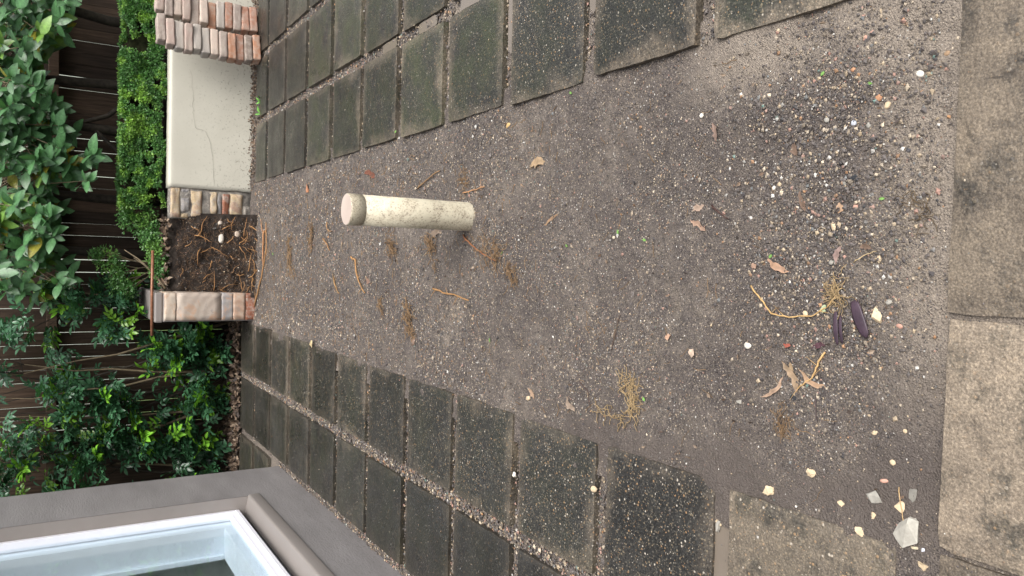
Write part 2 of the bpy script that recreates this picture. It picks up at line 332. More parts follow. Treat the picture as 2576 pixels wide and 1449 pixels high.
def soilz(x, y):
    x = np.asarray(x, float); y = np.asarray(y, float)
    z = -0.014 + 0.026 * (fbm(x * 2.6, y * 2.6, 3, 1) - 0.5) + 0.020 * (fbm(x * 10, y * 10, 4, 4) - 0.5)
    near = np.clip((1.25 - y) / 0.35, 0, 1); z = z + near * 0.006
    left = np.clip((-0.42 - x) / 0.12, 0, 1); z = z + left * (0.0035 + 0.026 * (fbm(x * 9 + 3, y * 7, 4, 5) - 0.5))
    corner = np.clip((0.62 - np.abs(x - 0.62)) / 0.4, 0, 1) * np.clip((1.1 - y) / 0.2, 0, 1); z = z + corner * 0.002
    far = np.clip((y - 6.2) / 0.3, 0, 1); z = z + far * 0.008
    right = np.clip((x - 0.50) / 0.07, 0, 1) * (y > 1.25); z = z - right * 0.002
    pd = np.hypot(x - 0.183, y - 2.80); z = z + 0.016 * np.exp(-((pd - 0.06) / 0.035) ** 2) * (0.3 + 1.3 * fbm(x * 22, y * 22, 2, 6))
    return z
def soil_sheet(name, y0, y1, step, parent=None):
    nx, ny = int(1.32 / step), int((y1 - y0) / step)
    GX, GY = np.meshgrid(np.linspace(-0.66, 0.66, nx), np.linspace(y0, y1, ny)); k = step / 0.006
    GZ = soilz(GX, GY) + (1 - 0.8 * mudmask(GX, GY)) * (0.009 * (fbm(GX * 38, GY * 38, 3, 2) - 0.5) + 0.0025 * k * (nrs.rand(ny, nx) - 0.5)) - (0.0012 if parent else 0)
    V = np.stack([GX, GY, GZ], -1).reshape(-1, 3); ii = (np.arange(ny - 1)[:, None] * nx + np.arange(nx - 1)[None]).reshape(-1)
    cm = np.zeros((len(V), 3)); cm[:, 0] = mudmask(V[:, 0], V[:, 1]); cm[:, 1] = sandmask(V[:, 0], V[:, 1])
    return tag(npmesh(name, V, np.stack([ii, ii + 1, ii + nx + 1, ii + nx], 1), M['soil'], parent, cm), kind='structure')
soil = soil_sheet('soil', 0.80, 2.80, 0.006); soil_sheet('soil', 2.795, 6.62, 0.012)

# ------------------------------------------------------------------ pavers
def paver_mesh(wx, wy, th=0.06, seed=0):
    bm = bmesh.new(); bmesh.ops.create_grid(bm, x_segments=14, y_segments=14, size=0.5)
    r = random.Random(seed)
    for v in bm.verts:
        u, q = v.co.x, v.co.y; edge = max(abs(u), abs(q)) > 0.499
        v.co = Vector((u * wx + (r.uniform(-1, 1) * 0.0016 if edge else 0), q * wy + (r.uniform(-1, 1) * 0.0016 if edge else 0), r.uniform(-1, 1) * 0.0006 - (0.003 if edge else 0)))
    for v in bm.verts:          # worn and chipped corners
        for cx, cy in ((1, 1), (1, -1), (-1, 1), (-1, -1)):
            dd = Vector((v.co.x - cx * wx / 2, v.co.y - cy * wy / 2)).length
            if dd < 0.006: f_ = r.uniform(.2, 1.0) * 0.005 if r.random() < .35 else 0.001; v.co.x -= cx * f_; v.co.y -= cy * f_
    be = [e for e in bm.edges if e.is_boundary]
    ex = bmesh.ops.extrude_edge_only(bm, edges=be)
    for g in ex['geom']:
        if isinstance(g, bmesh.types.BMVert): g.co.z = -th
    bmesh.ops.recalc_face_normals(bm, faces=bm.faces[:])
    me = bpy.data.meshes.new('paver'); bm.to_mesh(me); bm.free(); me.materials.append(M['paver']); smooth(me, False); return me
PM = {}
def pavers(parent, cols, rows, seed, moss, film, peb):
    r = random.Random(seed)
    for ci, (x0, x1) in enumerate(cols):
        for ri, (y0, y1) in enumerate(rows):
            key = (round(x1 - x0, 2), round(y1 - y0, 2), r.randrange(3))
            if key not in PM: PM[key] = paver_mesh(x1 - x0, y1 - y0, 0.06, len(PM))
            o = bpy.data.objects.new('paver', PM[key]); link(o, parent)
            o.location = ((x0 + x1) / 2 + r.uniform(-.004, .004), (y0 + y1) / 2 + r.uniform(-.004, .004), r.uniform(-0.003, 0.003))
            o.rotation_euler = (r.uniform(-.005, .005), r.uniform(-.005, .005), r.uniform(-.008, .008))
            yc = (y0 + y1) / 2
            o.color = (min(1, max(0, moss(ci, yc) + r.uniform(-.15, .15))), min(1, max(0, film(ci, yc) + r.uniform(-.06, .06))), min(1, max(0.15, peb(ci, yc) + r.uniform(-.08, .08))), 1)
def bed(name, x0, x1, y0, y1, z=-0.028):
    n1, n2 = max(2, int((x1 - x0) / 0.03)), max(2, int((y1 - y0) / 0.03))
    X, Y = np.meshgrid(np.linspace(x0, x1, n1), np.linspace(y0, y1, n2)); Zz = z + 0.018 * (fbm(X * 6, Y * 6, 3, 6) - 0.5)
    i = (np.arange(n2 - 1)[:, None] * n1 + np.arange(n1 - 1)[None]).reshape(-1)
    c = np.zeros((X.size, 3)); c[:, 1] = np.clip(1.6 * fbm(X * 3, Y * 3, 3, 7) - 0.35, 0, 0.9).reshape(-1)
    return tag(npmesh(name, np.stack([X, Y, Zz], -1).reshape(-1, 3), np.stack([i, i + 1, i + n1 + 1, i + n1], 1), M['soil'], None, c), kind='structure')
bl = bed('paving_left', -2.1, -0.60, 0.84, 6.9)
br = bed('paving_right', 0.63, 2.75, 0.84, 6.64)
bf = bed('paving_front', -1.5, 1.2, -0.3, 0.835, -0.012)
rowsR = [(1.537 + 0.509 * k - 0.508, 1.537 + 0.509 * k - 0.064) for k in range(0, 10)] + [(6.12, 6.40)]
rowsR = rowsR[:10] + [(6.125, 6.42)]
rowsL = [(1.427 + 0.4975 * k - 0.508, 1.427 + 0.4975 * k - 0.066) for k in range(0, 12)]
pavers(br, [(0.592, 1.040), (1.105, 1.550), (1.612, 2.06), (2.125, 2.57)], rowsR, 3,
       lambda c, y: 0.75 if 2.4 < y < 5.2 else 0.25, lambda c, y: 0.46 if y < 2 else (0.34 if y < 4.5 else 0.18), lambda c, y: 0.95 if y < 3 else (0.85 if y < 4.2 else 0.5))
pavers(bl, [(-0.977, -0.557), (-1.468, -1.043)], rowsL, 5,
       lambda c, y: 0.22 if y > 3 else 0.06, lambda c, y: 0.72 if y < 1.2 else (0.30 if c == 0 else 0.12), lambda c, y: (0.95 if y < 5.5 else 0.7) if c == 0 else 0.4)
pavers(bl, [(-1.955, -1.53)], [q for q in rowsL if q[0] > 5.7 and q[1] < 6.9], 6, lambda c, y: .3, lambda c, y: .2, lambda c, y: .4)
pavers(bf, [(-1.03, -0.545), (-0.538, -0.084), (-0.077, 0.62), (0.628, 1.1)], [(-0.12, 0.375), (0.385, 0.828)], 8,
       lambda c, y: 0.05, lambda c, y: 0.97, lambda c, y: 0.7)

# ------------------------------------------------------------------ gravel grains
PAL = np.array([(0.055, 0.049, 0.050), (0.085, 0.073, 0.070), (0.12, 0.104, 0.097), (0.030, 0.030, 0.033), (0.20, 0.165, 0.125), (0.42, 0.33, 0.22), (0.55, 0.46, 0.34), (0.36, 0.20, 0.10), (0.38, 0.22, 0.17), (0.62, 0.60, 0.55), (0.16, 0.17, 0.17), (0.14, 0.22, 0.19)])
PW_soil = np.array([.17, .22, .19, .05, .14, .09, .045, .025, .03, .03, .03, .004])
PW_joint = np.array([.14, .20, .16, .07, .14, .10, .05, .05, .04, .02, .02, .008])
PW_dark = np.array([.20, .24, .18, .10, .12, .05, .03, .02, .02, .01, .03, .0])
OCT = np.array([(1, 0, 0), (0, 1, 0), (-1, 0, 0), (0, -1, 0), (0, 0, 1), (0, 0, -1)], float)
OF = np.array([(0, 1, 4), (1, 2, 4), (2, 3, 4), (3, 0, 4), (1, 0, 5), (2, 1, 5), (3, 2, 5), (0, 3, 5)])
def grains(name, x, y, z, r, pw, sink=0.25, flat=0.62, sm=False, dust=0.5):
    n = len(x); D = OCT[None] * (1 + 0.5 * (nrs.rand(n, 6, 1) - 0.5)) + 0.35 * (nrs.rand(n, 6, 3) - 0.5)
    s = r[:, None] * np.stack([1 + 0.5 * (nrs.rand(n) - .5), 1 + 0.5 * (nrs.rand(n) - .5), flat * (1 + .5 * (nrs.rand(n) - .5))], 1)
    D = D * s[:, None, :]
    a = nrs.rand(n) * 6.283; ca, sa = np.cos(a)[:, None], np.sin(a)[:, None]
    X = D[..., 0] * ca - D[..., 1] * sa; Y = D[..., 0] * sa + D[..., 1] * ca; D = np.stack([X, Y, D[..., 2]], -1)
    P = np.stack([x, y, z + s[:, 2] * (1 - 2 * sink)], 1)[:, None, :] + D
    F = (np.arange(n)[:, None, None] * 6 + OF[None]).reshape(-1, 3)
    c = PAL[nrs.choice(len(PAL), n, p=pw / pw.sum())] * (0.7 + 0.45 * nrs.rand(n, 1)); c = c + (np.array((0.14, 0.12, 0.105)) - c) * (dust * nrs.rand(n, 1))
    o = npmesh(name, P.reshape(-1, 3), F, M['grain'], None, np.repeat(c, 6, 0), sm)
    return tag(o, kind='stuff')
def soil_grains():
    xs, ys, rs = [], [], []
    for (y0, y1, n, r0, r1) in ((0.84, 1.5, 40000, .0011, .0026), (1.5, 2.6, 40000, .0014, .0032), (2.6, 4.2, 34000, .0021, .0042), (4.2, 6.45, 26000, .0030, .0058)):
        y = y0 + (y1 - y0) * nrs.rand(n); x = -0.60 + 1.2 * nrs.rand(n)
        d = np.clip(3.2 * (fbm(x * 4.5, y * 4.5, 4, 0) - 0.33), 0.28, 1) * (1 - 0.9 * mudmask(x, y)) * (1 - 0.75 * sandmask(x, y))
        k = nrs.rand(n) < d; x, y = x[k], y[k]
        r = r0 + (r1 - r0) * nrs.rand(len(x)) ** 2.0; big = nrs.rand(len(x)) < 0.025; r = np.where(big, r * (1.6 + 1.0 * nrs.rand(len(x))), r)
        xs.append(x); ys.append(y); rs.append(r)
    # coarse heap towards the near right corner of the strip
    n = 5200; x = 0.28 + 0.23 * nrs.randn(n); y = 1.10 + 0.17 * nrs.randn(n); k = (x > -0.3) & (x < 0.575) & (y > 0.86) & (y < 1.7)
    xs.append(x[k]); ys.append(y[k]); rs.append(.0015 + .0048 * nrs.rand(k.sum()) ** 2.8)
    n = 2600; x = -0.02 + 0.17 * nrs.randn(n); y = 1.12 + 0.12 * nrs.randn(n); k = (x > -0.4) & (x < 0.5) & (y > 0.87)
    xs.append(x[k]); ys.append(y[k]); rs.append(.0016 + .0035 * nrs.rand(k.sum()) ** 2.4)
    x, y, r = map(np.concatenate, (xs, ys, rs))
    k = ~((x < -0.545) & (nrs.rand(len(x)) < 0.6)); x, y, r = x[k], y[k], r[k]
    tag(grains('gravel', x, y, soilz(x, y) + 0.001, r, PW_soil, 0.30, 0.7, False, 0.55), 'fine mixed gravel and grit scattered over the dug soil strip')
soil_grains()
def joint_grains():
    xs, ys, rs, = [], [], []
    def strip(x0, x1, y0, y1, per=9000, r0=.0022, r1=.0075):
        n = max(4, int((x1 - x0) * (y1 - y0) * per)); xs.append(x0 + (x1 - x0) * nrs.rand(n)); ys.append(y0 + (y1 - y0) * nrs.rand(n)); rs.append(r0 + (r1 - r0) * nrs.rand(n) ** 2.2)
    for (a, b) in ((1.040, 1.105), (1.55, 1.612), (2.06, 2.125)): strip(a, b, 1.0, 6.45, 14000)
    for y0, y1 in zip([q[1] for q in rowsR[:-1]], [q[0] for q in rowsR[1:]]): strip(0.60, 2.1, y0, y1, 9000)
    strip(0.6, 1.5, 0.84, 1.03, 9000)
    strip(-1.043, -0.977, 0.9, 6.9, 24000, .0024, .0085)
    for y0, y1 in zip([q[1] for q in rowsL[:-1]], [q[0] for q in rowsL[1:]]):
        if y0 < 6.9: strip(-1.5, -0.56, y0, y1, 16000, .0022, .0075)
    strip(-1.528, -1.468, 2.0, 5.66, 16000)
    strip(0.53, 2.6, 6.42, 6.645, 7000, .003, .007)
    x, y, r = map(np.concatenate, (xs, ys, rs))
    k = nrs.rand(len(x)) < 0.35 + 0.9 * fbm(x * 2.0, y * 2.0, 3, 3); x, y, r = x[k], y[k], r[k]
    z = -0.028 + 0.018 * (fbm(x * 6, y * 6, 3, 6) - 0.5) + 0.010 * nrs.rand(len(x))
    tag(grains('joint_gravel', x, y, z, r, PW_joint, 0.2, 0.7), 'coarse tan and brown gravel packed in the joints between the pavers')
    # loose grit lying on top of the pavers
    n = 2600; y = 0.9 + 5.6 * nrs.rand(n) ** 1.3; x = np.where(nrs.rand(n) < 0.5, 0.6 + 1.4 * nrs.rand(n), -0.56 - 0.9 * nrs.rand(n))
    tag(grains('paver_grit', x, y, np.full(n, 0.0005), .0012 + .0028 * nrs.rand(n) ** 3, PW_joint, 0.1), 'loose grit sprinkled over the paver tops')
    n = 2200; x = -1.0 + 1.9 * nrs.rand(n); y = 0.36 + 0.46 * nrs.rand(n)
    tag(grains('front_grit', x, y, np.full(n, 0.0), .0008 + .0016 * nrs.rand(n) ** 3, PW_soil, 0.2), 'sandy grit over the pale row of pavers nearest the camera')
joint_grains()
# thin muddy water lying in a few joints
def puddle(x0, x1, y0, y1, z, seed):
    r = random.Random(seed); n = 22; V = []
    for k in range(n):
        a = 2 * math.pi * k / n; ca, sa = math.cos(a), math.sin(a); e = 0.35
        V.append(((x0 + x1) / 2 + (x1 - x0) / 2 * math.copysign(abs(ca) ** e, ca) * r.uniform(.86, 1), (y0 + y1) / 2 + (y1 - y0) / 2 * math.copysign(abs(sa) ** e, sa) * r.uniform(.86, 1), z))
    o = meshobj('puddle', V, [tuple(range(n))], M['puddle']); tag(o, kind='structure')
for i, a in enumerate(((0.78, 1.06, 2.486, 2.536, -0.012), (0.80, 1.06, 1.984, 2.03, -0.012), (1.046, 1.10, 2.6, 2.95, -0.013), (1.046, 1.10, 3.15, 3.36, -0.013), (1.046, 1.10, 3.6, 3.8, -0.013), (-0.86, -0.60, 1.366, 1.42, -0.011))): puddle(*a, i)

# ------------------------------------------------------------------ garden wall, cut pier, soil bank
gw = empty('garden_wall', (0.53, 6.65, 0), 'low cream rendered garden wall with a cracked face and a broken-off stone end', 'wall')
def wall_body():
    nx, nz = 70, 26; x0, x1, zt = 0.0, 2.2, 0.612
    V, Fc = [], []
    prof = [(0.0, -0.08)] + [(0.0, zt * k / nz) for k in range(1, nz)] + [(0.002, zt - 0.012), (0.010, zt - 0.003), (0.022, zt), (0.09, zt - 0.004), (0.20, zt - 0.006), (0.215, zt - 0.02), (0.216, -0.08)]
    m = len(prof)
    for i in range(nx + 1):
        for (y, z) in prof:
            x = x0 + (x1 - x0) * i / nx
            if i == 0: x += 0.010 * (float(fbm(z * 9, y * 9, 3, 2)) - 0.5) * 2
            V.append((x, y - 0.004 * (float(fbm(x * 3 + 4, z * 4, 3, 1)) - 0.5), z))
    for i in range(nx):
        for k in range(m - 1): Fc.append((i * m + k, (i + 1) * m + k, (i + 1) * m + k + 1, i * m + k + 1))
    Fc.append(tuple(range(m))); Fc.append(tuple(range(nx * m, nx * m + m))[::-1])
    meshobj('rendered_face', V, Fc, M['wall'], gw)
wall_body()
def ribbon(name, pts, wd, mat, parent, axis='xz', y=0.0):
    V, Fc = [], []; r = random.Random(4)
    for i, (x, z) in enumerate(pts):
        a = pts[max(0, i - 1)]; b = pts[min(len(pts) - 1, i + 1)]; d = Vector((b[0] - a[0], b[1] - a[1])); n = Vector((-d.y, d.x)).normalized() * wd * r.uniform(.4, 1.1)
        V += [(x + n.x, y, z + n.y), (x - n.x, y, z - n.y)]
    for i in range(len(pts) - 1): Fc.append((2 * i, 2 * i + 1, 2 * i + 3, 2 * i + 2))
    return meshobj(name, V, Fc, mat, parent, sm=False)
def jag(pts, n=5, amp=0.006, seed=1):
    r = random.Random(seed); out = []
    for a, b in zip(pts[:-1], pts[1:]):
        for k in range(n):
            t = k / n; out.append((a[0] + (b[0] - a[0]) * t + r.uniform(-amp, amp), a[1] + (b[1] - a[1]) * t + r.uniform(-amp, amp)))
    return out + [pts[-1]]
ribbon('crack', jag([(0.92, 0.455), (0.72, 0.44), (0.60, 0.44), (0.48, 0.42), (0.455, 0.34), (0.36, 0.30), (0.2, 0.28), (0.03, 0.27)]), 0.0010, M['crack'], gw, y=-0.0035)
def rough_block(name, x0, x1, y0, y1, z0, z1, mat, parent, amp=0.010, seed=0, col=None, freq=14, rnd=0.010):
    """a block split off roughly: subdivided, its front pushed about"""
    bm = box_bm(x0, x1, y0, y1, z0, z1); bmesh.ops.subdivide_edges(bm, edges=bm.edges[:], cuts=5, use_grid_fill=True)
    for v in bm.verts:
        c = v.co; u = (c.x - (x0 + x1) / 2) / ((x1 - x0) / 2); q = (c.z - (z0 + z1) / 2) / ((z1 - z0) / 2)
        e = max(abs(u), abs(q)) ** 6
        if c.y < (y0 + y1) / 2: c.y += (float(fbm(c.x * freq + seed * 7, c.z * freq + seed * 3, 3, seed)) - 0.5) * 2 * amp + e * rnd
        c.x += (float(fbm(c.z * 30 + seed, c.y * 30, 2, seed + 1)) - 0.5) * 0.008; c.z += (float(fbm(c.x * 30, c.y * 30 + seed, 2, seed + 2)) - 0.5) * 0.008
    o = bmobj(name, bm, mat, parent, True)
    if col: o.color = (*col, 1)
    return o
def wst(name, x0, x1, z0, z1, mat, proud, seed): rough_block(name, x0 - 0.53, x1 - 0.53, -proud, 0.13, z0, z1, M[mat], gw, 0.020, seed, None, 20)
rough_block('mortar', 0.283 - 0.53, 0.532 - 0.53, 0.008, 0.16, -0.06, 0.598, M['mortar'], gw, 0.016, 9, None, 22)
for a in (('stone', .290, .522, .525, .594, 'sandst', 0.006, 1), ('stone', .455, .515, .455, .518, 'greyst', -0.004, 2), ('stone', .335, .445, .455, .518, 'greyst', 0.0, 3), ('stone', .288, .33, .458, .52, 'sandst', 0.002, 8),
          ('stone', .292, .505, .362, .444, 'sandst', 0.008, 4), ('stone', .33, .505, .245, .298, 'sandst', 0.004, 5), ('stone', .30, .50, .208, .243, 'greyst', -0.003, 10),
          ('brick', .285, .495, .150, .205, 'redst', 0.004, 6), ('stone', .30, .50, .048, .146, 'sandst', 0.008, 7), ('stone', .285, .40, -.02, .035, 'mortar', 0.012, 11)):
    wst(*a)
# the cut end of the planter's side wall
pr = empty('cut_wall_end', (-0.41, 6.42, 0), 'sawn-off end of the planter side wall with curved saw marks, left of the soil bank', 'wall')
def pblock(name, z0, z1, mat, col=None, amp=0.0, seed=0, x0=-0.106, x1=0.108, y0=0.0):
    o = rough_block(name, x0, x1, y0, 0.30, z0, z1, M[mat], pr, amp, seed, col, 14, 0.0015); return o
bmobj('rendered_side', box_bm(-0.116, 0.102, 0.02, 1.02, -0.06, 0.668, 0.006), M['sill'], pr)
pblock('stone', 0.575, 0.660, 'saw', (0.50, 0.42, 0.34), 0.002, 1); pblock('stone', 0.245, 0.573, 'saw', (0.36, 0.30, 0.255), 0.002, 2)
pblock('stone', 0.155, 0.243, 'saw', (0.25, 0.24, 0.24), 0.003, 3); pblock('brick', 0.062, 0.153, 'saw', (0.38, 0.25, 0.18), 0.004, 4); pblock('brick', -0.04, 0.060, 'redst', None, 0.012, 5)
bmobj('coping', box_bm(-0.122, 0.110, 0.018, 1.05, 0.668, 0.728, 0.012), M['sill'], pr)
# soil bank left standing where the front of the planter was taken away
nu, nv = 70, 110
prof = [(6.34, -0.04), (6.40, 0.0), (6.49, 0.06), (6.56, 0.18), (6.60, 0.30), (6.645, 0.42), (6.70, 0.52), (6.78, 0.575), (6.95, 0.60), (7.44, 0.60)]
ps = np.array(prof); d = np.r_[0, np.cumsum(np.hypot(*np.diff(ps, axis=0).T))]
sv = np.linspace(0, d[-2] + 0.12, nv); PY = np.interp(sv, d, ps[:, 0]); PZ = np.interp(sv, d, ps[:, 1])
ux = np.linspace(-0.335, 0.33, nu); UX, SV = np.meshgrid(ux, sv); lump = (fbm(UX * 9, SV * 9, 4, 3) - 0.5); l2 = fbm(UX * 34, SV * 34, 3, 5) - 0.5
BY = np.interp(SV, sv, PY) - 0.10 * lump * (SV < d[-2]) - 0.022 * l2 + 0.05 * np.clip((np.abs(UX + 0.0) - 0.2) / 0.12, 0, 1) * 0; BZ = np.interp(SV, sv, PZ) + 0.03 * lump + 0.014 * l2
i = (np.arange(nv - 1)[:, None] * nu + np.arange(nu - 1)[None]).reshape(-1)
bank = tag(npmesh('soil_bank', np.stack([UX, BY, BZ], -1).reshape(-1, 3), np.stack([i, i + 1, i + nu + 1, i + nu], 1), M['bank'], None, None), kind='structure')
def bank_pt(x, s):
    a = int(np.clip(np.searchsorted(ux, x), 0, nu - 1)); b = int(np.clip(np.searchsorted(sv, s), 0, nv - 1)); return Vector((x, float(BY[b, a]), float(BZ[b, a])))
fillo = bmobj('planter_fill', box_bm(0.30, 2.73, 6.868, 7.44, -0.05, 0.565), M['bank']); tag(fillo, kind='structure')
rr = random.Random(21)
for k in range(46):     # roots hanging out of the bank
    x = rr.uniform(-0.30, 0.27); s0 = rr.uniform(0.06, 0.66) if k < 40 else rr.uniform(0.02, 0.15); a = rr.gauss(0, 0.9); L = rr.uniform(0.06, 0.2); pts = []; cx, cs = x, s0
    for j in range(7):
        p = bank_pt(cx, cs); pts.append(p + Vector((0, -0.006 - 0.010 * math.sin(j / 6 * 3.14) - (0.004 if j else -0.01), 0.002)))
        a += rr.uniform(-.45, .45); cx = min(0.31, max(-0.31, cx + L / 6 * math.sin(a))); cs = max(0.01, cs - L / 6 * math.cos(a) * (1 if k % 3 else -.3))
    r0 = rr.uniform(0.0016, 0.0042); v, f = tube(pts, [r0 * (1 - 0.11 * j) for j in range(7)], 5)
    o = meshobj('root', v, f, M['root'], bank); t = rr.random(); o.color = (0.32 + .12 * t, 0.17 + .07 * t, 0.07 + .03 * t, 1)
hp = []
for k in range(800):    # fine root hairs
    x = rr.uniform(-0.31, 0.29); s0 = rr.uniform(0.02, 0.72); a = rr.uniform(0, 6.28); p = bank_pt(x, s0); pts = [p]; L = rr.uniform(.015, .06)
    for j in range(3):
        a += rr.uniform(-.6, .6); p = bank_pt(min(.31, max(-.31, x + L * (j + 1) / 3 * math.sin(a))), max(0.01, s0 + L * (j + 1) / 3 * math.cos(a))); pts.append(p + Vector((0, -0.010, 0.003)))
    hp.append(tube(pts, 0.0007, 3, False))
v, f = merge(hp); o = meshobj('root_hairs', v, f, M['root'], bank); o.color = (0.22, 0.13, 0.07, 1); o['kind'] = 'stuff'
n = 700; x = -0.31 + .6 * nrs.rand(n); s_ = 0.7 * nrs.rand(n); q = np.array([bank_pt(a, b) for a, b in zip(x, s_)])
g = grains('bank_crumbs', q[:, 0], q[:, 1] - 0.003, q[:, 2], .0022 + .006 * nrs.rand(n) ** 2, PW_dark, 0.4, 0.9); tag(g, 'dark crumbs of earth and grit on the soil bank')
# rod lying over the cut wall
v, f = tube([(-0.63, 6.462, 0.741), (-0.3, 6.46, 0.744), (0.02, 6.462, 0.742)], 0.011, 8); v2, f2 = tube([(-0.61, 6.482, 0.740), (0.02, 6.482, 0.741)], 0.008, 8)
rod = meshobj('rod', v, f, M['rod']); tag(rod, 'thin red-brown rod lying across the top of the cut wall end', 'rod')

# ------------------------------------------------------------------ house with window
hs_ = empty('house', (-1.53, 4.0, 0), 'corner of a house in grey trowelled render with a white framed window', 'house')
def house_wall():
    bm = bmesh.new(); Yn, Yo, Yf = -2.0, 2.6, 5.03; Ye = 5.66; zs = [-0.1, 0.336, 2.15, 2.8]; D = 0.082
    def q(*p): bm.faces.new([bm.verts.new(Vector(a) - Vector((-1.53, 4.0, 0))) for a in p])
    ks = [k / 40 for k in range(41)]
    X = -1.53
    q((X, Yn, zs[0]), (X, Yo, zs[0]), (X, Yo, zs[3]), (X, Yn, zs[3]))
    q((X, Yo, zs[0]), (X, Yf, zs[0]), (X, Yf, zs[1]), (X, Yo, zs[1])); q((X, Yo, zs[2]), (X, Yf, zs[2]), (X, Yf, zs[3]), (X, Yo, zs[3]))
    r = random.Random(2); ev = []
    for t in ks: ev.append((Ye + r.uniform(-.004, .004), zs[0] + (zs[3] - zs[0]) * t))
    for a, b in zip(ev[:-1], ev[1:]):
        q((X, Yf, a[1]), (X, a[0], a[1]), (X, b[0], b[1]), (X, Yf, b[1])); q((X, a[0], a[1]), (-4.6, a[0], a[1]), (-4.6, b[0], b[1]), (X, b[0], b[1]))
    q((X, Yf, zs[2]), (X - .3, Yf, zs[2]), (X - .3, Yo, zs[2]), (X, Yo, zs[2])); q((X, Yo, zs[1]), (X - .3, Yo, zs[1]), (X - .3, Yo, zs[2]), (X, Yo, zs[2]))
    q((X, Yn, zs[3]), (X, Ye, zs[3]), (-4.6, Ye, zs[3]), (-4.6, Yn, zs[3])); q((X, Yn, zs[0]), (-4.6, Yn, zs[0]), (-4.6, Yn, zs[3]), (X, Yn, zs[3]))
    q((-4.6, Yn, zs[0]), (-4.6, Ye, zs[0]), (-4.6, Ye, zs[3]), (-4.6, Yn, zs[3]))
    bmesh.ops.remove_doubles(bm, verts=bm.verts[:], dist=1e-5); bmobj('wall', bm, M['house'], hs_)
house_wall()
def hb(name, x0, x1, y0, y1, z0, z1, mat, bev=0.0, parent=None):
    p = parent or hs_; return bmobj(name, box_bm(x0 + 1.53, x1 + 1.53, y0 - 4.0, y1 - 4.0, z0, z1, bev), M[mat], p)
hb('jamb', -1.83, -1.532, 5.031, 5.12, 0.337, 2.15, 'sill')
# sloping sill
bm = box_bm(-0.13, 0.008, -1.4, 1.045, 0.0, 0.075, 0.012, 3)
for v in bm.verts: v.co.z += 0.272 - 0.16 * (v.co.x + 0.06)
bmobj('sill', bm, M['sill'], hs_, True)
wf = empty('window_frame', (0, 0, 0)); wf.parent = hs_
def wb(name, *a): return hb(name, *a, parent=wf)
wb('frame_bar', -1.664, -1.608, 4.999, 5.028, 0.402, 2.14, 'white', 0.002)
wb('frame_bar', -1.672, -1.600, 2.6, 4.998, 0.400, 0.422, 'white', 0.002); wb('frame_bar', -1.666, -1.618, 2.65, 4.998, 0.4225, 0.452, 'white', 0.002)
wb('frame_bar', -1.668, -1.606, 2.61, 4.955, 2.10, 2.14, 'white', 0.003); wb('frame_bar', -1.668, -1.606, 2.603, 2.68, 0.42, 2.10, 'white', 0.003)
hb('glass', -1.651, -1.646, 2.68, 5.0, 0.45, 2.11, 'glass')
hb('inner_reveal', -1.83, -1.672, 4.905, 5.03, 0.42, 2.16, 'inner'); hb('inner_sill', -1.86, -1.673, 2.6, 4.904, 0.40, 0.505, 'inner', 0.004)
hb('inner_trim', -1.862, -1.831, 4.885, 5.0, 0.506, 2.16, 'inner', 0.004)
def room():
    bm = box_bm(-4.4 + 1.53, -1.875 + 1.53, -5.8, 1.3, 0.0, 2.5); bmesh.ops.reverse_faces(bm, faces=bm.faces[:])
    f = [q for q in bm.faces if q.calc_center_median().x > -0.4]; bmesh.ops.delete(bm, geom=f, context='FACES'); bmobj('room', bm, M['room'], hs_)
room()
hb('room_lining', -1.874, -1.865, 5.04, 5.3, 0.0, 2.5, 'inner'); hb('room_lining', -1.874, -1.865, 2.0, 5.035, 0.0, 0.40, 'inner')

# ------------------------------------------------------------------ fence and what shows through it
fn = empty('paling_fence', (-0.5, 7.5, 0), 'tall dark timber paling fence behind the planter and shrubs', 'fence')
def paling_mesh(seed, wdt):
    bm = box_bm(-wdt / 2, wdt / 2, 0, 0.016, -0.05, 2.0, 0.0015, 1); return bm
pms = []
for k in range(6):
    bm = paling_mesh(k, 0.0985 + 0.0012 * (k % 3)); me = bpy.data.meshes.new('paling'); bm.to_mesh(me); bm.free(); me.materials.append(M['wood']); pms.append(me)
rf = random.Random(9); x = -3.4
while x < 2.7:
    o = bpy.data.objects.new('paling', pms[rf.randrange(6)]); link(o, fn); o.location = (x + 0.5, rf.uniform(-.003, .003), rf.uniform(-.02, .02)); o.rotation_euler = (0, R(rf.uniform(-.12, .12)), R(rf.uniform(-1, 1)))
    x += 0.1005 + rf.choice([0.0, 0.0005, 0.001, 0.0016, 0.0022, 0.003, 0.0042])
for z in (0.30, 1.345): bmobj('rail', box_bm(-2.9, 3.2, -0.052, -0.006, z, z + 0.075, 0.003, 1), M['wood'], fn)
for xx in (-2.0, 0.35, 2.45): bmobj('post', box_bm(xx + 0.5 - .045, xx + 0.5 + .045, 0.025, 0.115, -0.1, 1.95, 0.004, 1), M['wood'], fn)
fw = bmobj('slit_backing', box_bm(-14, 14, 16.0, 16.3, -0.1, 3.2), M['pale']); tag(fw, 'pale backing added behind the fence to brighten the slits between palings', 'wall')  # added pale slab, itself unseen, that makes the paling gaps show bright

